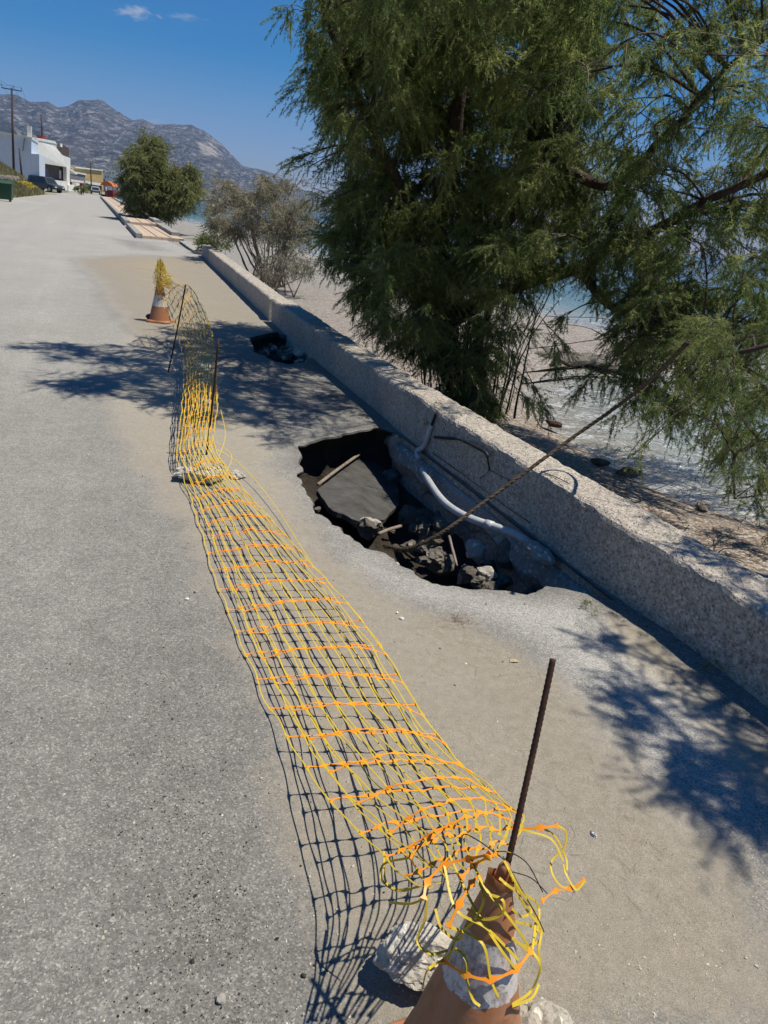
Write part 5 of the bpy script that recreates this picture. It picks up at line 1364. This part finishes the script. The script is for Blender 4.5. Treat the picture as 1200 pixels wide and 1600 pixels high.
b = at(149.5, 302, 150); b.z = 0
vehicle(b, math.radians(112), 'small silver car seen from behind in the middle of the far road', MT['silver'], 3.8, 1.6, 1.42, False)
# orange awning, with a person beside it
b = at(171, 300, 140); b.z = 0
t = empty('canvas_awning', b, 'orange canvas awning on dark red posts at the far end of the paved walk', 'awning')
mb = MB(); hw = 1.15; rows = []
for i in range(9):
    a = math.pi * i / 8; rows.append([(-hw + 2 * hw * i / 8, -1.2, 1.75 + .75 * math.sin(a) ** .7), (-hw + 2 * hw * i / 8, 1.2, 1.75 + .75 * math.sin(a) ** .7)])
mb.add([p for r in rows for p in r], [(2 * i, 2 * i + 2, 2 * i + 3, 2 * i + 1) for i in range(8)] + [tuple(2 * i for i in range(8, -1, -1)), tuple(2 * i + 1 for i in range(9))]); mb.build('canopy', MT['orange'], t)
for sx in (-1, 1):
    for sy in (-1, 1): mb = MB(); mb.tube([Vector((sx * 1.05, sy * 1.1, 0)), Vector((sx * 1.05, sy * 1.1, 1.8))], .07, 6); mb.build('post', MT['red'], t)
mb = MB(); mb.box((.25, 0, .55), (1.5, 1.6, 1.1)); mb.build('counter', MT['red'], t)
MT['skin'] = plain('skin', (.35, .2, .14)); MT['shirt'] = plain('pale_shirt', (.55, .55, .55)); MT['trouser'] = plain('dark_trousers', (.05, .06, .09))
b = at(165.8, 301.5, 137); b.z = 0
me = bpy.data.meshes.new('person'); bm = bmesh.new(); J = [(0, 0, .95), (0, 0, 1.2), (0, 0, 1.45), (0, 0, 1.55), (0, 0, 1.68), (.09, 0, .9), (.11, .05, .5), (.11, 0, .06), (-.09, 0, .9), (-.1, -.08, .5), (-.1, -.2, .07), (.2, 0, 1.42), (.24, .02, 1.15), (.22, .08, .9), (-.2, 0, 1.42), (-.25, -.02, 1.15), (-.23, .06, .9)]
Ed = [(0, 1), (1, 2), (2, 3), (3, 4), (0, 5), (5, 6), (6, 7), (0, 8), (8, 9), (9, 10), (2, 11), (11, 12), (12, 13), (2, 14), (14, 15), (15, 16)]
me.from_pydata(J, Ed, []); o = bpy.data.objects.new('person', me); COL.objects.link(o); o.location = b
o.modifiers.new('skin', 'SKIN'); rad = [.14, .14, .15, .06, .10, .09, .065, .045, .09, .065, .045, .06, .045, .035, .06, .045, .035]
for v, q in zip(me.skin_vertices[0].data, rad): v.radius = (q, q * .8)
me.skin_vertices[0].data[0].use_root = True; o.modifiers.new('sub', 'SUBSURF').levels = 1; me.materials.append(MT['trouser'])
tag(o, 'small far pedestrian in dark clothes and pale top standing by the orange awning', 'person')
mb = MB(); mb.lathe([(.16, .95), (.17, 1.1), (.18, 1.3), (.17, 1.44), (.07, 1.5)], 12); mb.build('shirt', MT['shirt'], o, True)

# ------------------------------------------------------------------ rocks along the shore
r_ = random.Random(8)
for k in range(34):
    x = 440 + k * 3.7 + r_.uniform(-1, 1); Y = 140 - k * .4; p = at(x, 346 + (x - 440) * .135, Y); p.z = SEA + .15; s = r_.uniform(.4, .8)
    rock('breakwater_rock', p, (s, s * .8, s * .75), 300 + k, MT['rock'], 'pale rock in the low breakwater line crossing the bay behind the tall shrub', 'rock', 'rocks of the breakwater', 2)
for k in range(26):
    x = r_.uniform(282, 350); y = 350 + (x - 282) * .25 + r_.uniform(-2, 8); p = G(x, y, -.75); s = r_.uniform(.3, .7)
    rock('shore_rock', p, (s, s * .8, s * .35), 400 + k, MT['rock' if k % 3 else 'rockd'], 'flat grey shore rock between the paved walk and the water', 'rock', 'flat rocks past the paved walk', 2)
for k in range(24):
    x = r_.uniform(452, 560); y = 425 + (x - 452) * .42 + r_.uniform(-18, 14); p = G(x, y, -.62); s = r_.uniform(.12, .38)
    rock('beach_rock', p, (s, s * .7, s * .3), 430 + k, MT['rockd' if k % 2 else 'rock'], 'weathered grey rock half sunk in the beach left of the big tree', 'rock', 'rocks on the upper beach', 2)
for k in range(22):
    x = r_.uniform(770, 985); y = 542 + (x - 770) * .14 + r_.uniform(-6, 5); p = G(x, y, -.8); s = r_.uniform(.12, .30)
    rock('ledge_rock', p, (s * 1.6, s, s * .45), 460 + k, MT['rockd'], 'dark rock of the ledge crossing the water seen under the big tree', 'rock', 'rocks of the dark ledge', 2)
for p, s, lab in (((938, 722), (.12, .07, .05), 'smaller of two dark wet stones at the water edge behind the wall'), ((982, 738), (.16, .09, .06), 'larger of two dark wet stones at the water edge behind the wall'), ((1098, 791), (.16, .08, .05), 'long grey flat stone on the beach nearest the right edge'), ((866, 662), (.16, .09, .05), 'orange brown stone at the water line under the hanging branches')):
    rock('beach_rock', G(*p, -.80), s, int(p[0]), MT['rockd'] if p[0] != 866 else MT['rust'], lab)

# ------------------------------------------------------------------ litter on the road
for p, s, m, lab in (((628, 966), .011, 'white', 'white pebble right of the netting, below the big sinkhole'), ((621, 957), .007, 'white', 'tiny white pebble just above a bigger white pebble beside the netting'), ((292, 936), .011, 'white', 'white pebble on the road left of the netting'), ((728, 1037), .007, 'white', 'small white pebble left of the tan leaf'), ((955, 1117), .007, 'white', 'small round white pebble near the tree shadow at right'), ((475, 1524), .008, 'black', 'dark pebble left of the net shadow at the bottom'), ((345, 1561), .014, 'oldconc', 'flat pinkish stone chip on the road near the bottom'), ((952, 1348), .005, 'black', 'tiny dark pebble on the sand right of the near cone')):
    rock('pebble', G(*p, s * .4), (s, s * .8, s * .6), int(p[0]), MT[m], lab, 'pebble', None, 2)
mb = MB(); q = G(803, 1033, .004); mb.add([(-.018, -.01, 0), (.0, -.012, .004), (.022, -.002, .002), (.004, .010, .006), (-.016, .006, .003)], [(0, 1, 2, 3, 4)]); MT['tan'] = plain('tan_leaf', (.42, .33, .18)); o = mb.build('dry_leaf', MT['tan']); o.location = q; tag(o, 'single curled tan leaf on the sand left of the near rebar', 'leaf')
mb = MB(); rock_mesh(mb, (0, 0, 0), (.014, .009, .008), 77, 3, .9); o = mb.build('foil_scrap', MT['silver']); o.location = G(928, 1304, .006); tag(o, 'crumpled silver foil scrap on the sand right of the near cone', 'litter')
# small chips and tar crumbs
r_ = random.Random(15); rng = np.random.default_rng(15)
def chips(name, n, reg, size, mat, label, dens=None):
    V = []; Fc = []; c = 0
    for _ in range(n * 3):
        if c >= n: break
        px = rng.uniform(reg[0], reg[2]); py = rng.uniform(reg[1], reg[3]); p = G(px, py, 0)
        if dens and rng.random() > dens(px, py): continue
        if p.y > 12 or p.x > wall_x(p.y) - .01 or sdist(p.x, p.y, HOLE1) > -.02: continue
        s = size * rng.lognormal(0, .4); z = road_z(p.x, p.y); b_ = len(V)
        o6 = rng.normal(0, .25, (6, 3)) + np.array([(1, 0, 0), (-1, 0, 0), (0, 1, 0), (0, -1, 0), (0, 0, .8), (0, 0, -.4)]); o6 *= s
        V += [(p.x + a[0], p.y + a[1], z + s * .2 + a[2]) for a in o6]
        for f in ((0, 2, 4), (2, 1, 4), (1, 3, 4), (3, 0, 4), (2, 0, 5), (1, 2, 5), (3, 1, 5), (0, 3, 5)): Fc.append(tuple(b_ + i for i in f))
        c += 1
    o = np_mesh(name, np.array(V), np.array(Fc), mat); tag(o, label, 'gravel', None, 'stuff')
bell = lambda x, y: .08 + math.exp(-((x - (250 + (y - 1100) * .2)) / 130) ** 2)
chips('gravel', 2600, (0, 700, 700, 1640), .0015, MT['tardark'] if 'tardark' in MT else simple('tar_crumbs', (.035, .03, .028), .8), 'dark tar crumbs scattered over the near road surface', bell)
chips('gravel', 2600, (120, 900, 480, 1500), .0011, MT['rust'], 'reddish dark grit along the road edge left of the netting', lambda x, y: math.exp(-((x - (230 + (y - 1000) * .22)) / 60) ** 2))
chips('gravel', 2200, (0, 560, 1250, 1640), .0020, MT['whiterock'], 'pale grit scattered over the near road and sand')
chips('gravel', 500, (560, 640, 1200, 1150), .0045, MT['rockd'], 'brown grit gathered along the foot of the sea wall', lambda x, y: .02 + math.exp(-((G(x, y).x - wall_x(G(x, y).y) + .08) / .06) ** 2))
# dry needles and hair-thin twigs
def needles(name, n, cen, rad, ln, mat, label, mode=0):
    V = []; Fc = []
    for _ in range(n):
        if mode: px, py = rng.uniform(*cen[0]), rng.uniform(*cen[1])
        else: px, py = cen[0] + rng.normal(0, rad), cen[1] + rng.normal(0, rad * .45)
        p = G(px, py, 0)
        if sdist(p.x, p.y, HOLE1) > -.02 or p.x > wall_x(p.y): continue
        z = road_z(p.x, p.y) + .0015 + rng.random() * .002; a = rng.uniform(0, 3.14) if not mode else rng.normal(-.9, .9); L = ln * rng.uniform(.4, 1.4); w = .0004; cv = rng.normal(0, .9)
        pts = []; q = np.array([p.x, p.y])
        for k in range(4):
            pts.append(q.copy()); q = q + L / 3 * np.array([math.cos(a), math.sin(a)]); a += cv * .5
        b_ = len(V)
        for k, t_ in enumerate(pts):
            d = np.array([-math.sin(a), math.cos(a)]) * w; V += [(*(t_ - d), z), (*(t_ + d), z + .0006)]
        for k in range(3): Fc.append((b_ + 2 * k, b_ + 2 * k + 1, b_ + 2 * k + 3, b_ + 2 * k + 2))
    o = np_mesh(name, np.array(V), np.array(Fc), mat); tag(o, label, 'needles', None, 'stuff')
MT['needle'] = plain('rust_needles', (.16, .07, .04)); MT['needle2'] = plain('grey_needles', (.20, .165, .13))
needles('dry_needles', 110, (712, 972), 14, .035, MT['needle'], 'patch of reddish dry needles on the sand below the big sinkhole')
needles('dry_needles', 190, ((640, 1150), (960, 1420)), 0, .045, MT['needle2'], 'thin dry twigs strewn over the sand right of the netting', 1)
needles('dry_needles', 160, (520, 622), 16, .07, MT['needle'], 'brown dry needles heaped in the shade between the two holes')
# weeds at the wall
for px, py, z, s, lab, lf in ((1112, 1040, 0, .035, 'small dark weed growing at the wall foot near the right edge', 'leaf'), (916, 948, 0, .03, 'tiny weed at the wall foot below the big sinkhole', 'leaf'), (680, 640, .34, .05, 'dry straw-coloured tuft growing out of the cracked wall top', 'leafd'), (668, 662, .14, .035, 'small dry tuft behind the conduit elbow on the wall', 'leafd')):
    B = G(px, py, z) if z != .14 else onwall(668, 664, .01)
    tree('weed', lab, 'weed', 'weeds on and by the wall', B, [([B, B + Vector((0, 0, s)), B + Vector((.01, 0, s * 1.6))], .0015, .001)], [(B + Vector((rnd.uniform(-1, 1) * s, rnd.uniform(-1, 1) * s, s * .8)), s * .7, 1) for _ in range(5)], MT[lf], MT['twig'], int(px), nsub=60, npl=4, nb=6, pl=.035, bl=.022, bw=.0016, droop=0, twig=.0008, conn=False)

# ------------------------------------------------------------------ haze
mb = MB(); mb.box((0, 5200, 445), (19500, 13000, 905)); hz = mb.build('haze', None)
hz.data.materials.clear(); m = bpy.data.materials.new('haze'); m.use_nodes = True; nt = m.node_tree; nt.nodes.clear(); o_ = nt.nodes.new('ShaderNodeOutputMaterial'); v = nt.nodes.new('ShaderNodeVolumePrincipled')
v.inputs['Color'].default_value = (.30, .52, 1, 1); v.inputs['Density'].default_value = .00010; v.inputs['Anisotropy'].default_value = .0
nt.links.new(v.outputs[0], o_.inputs['Volume']); hz.data.materials.append(m); tag(hz, kind='stuff')
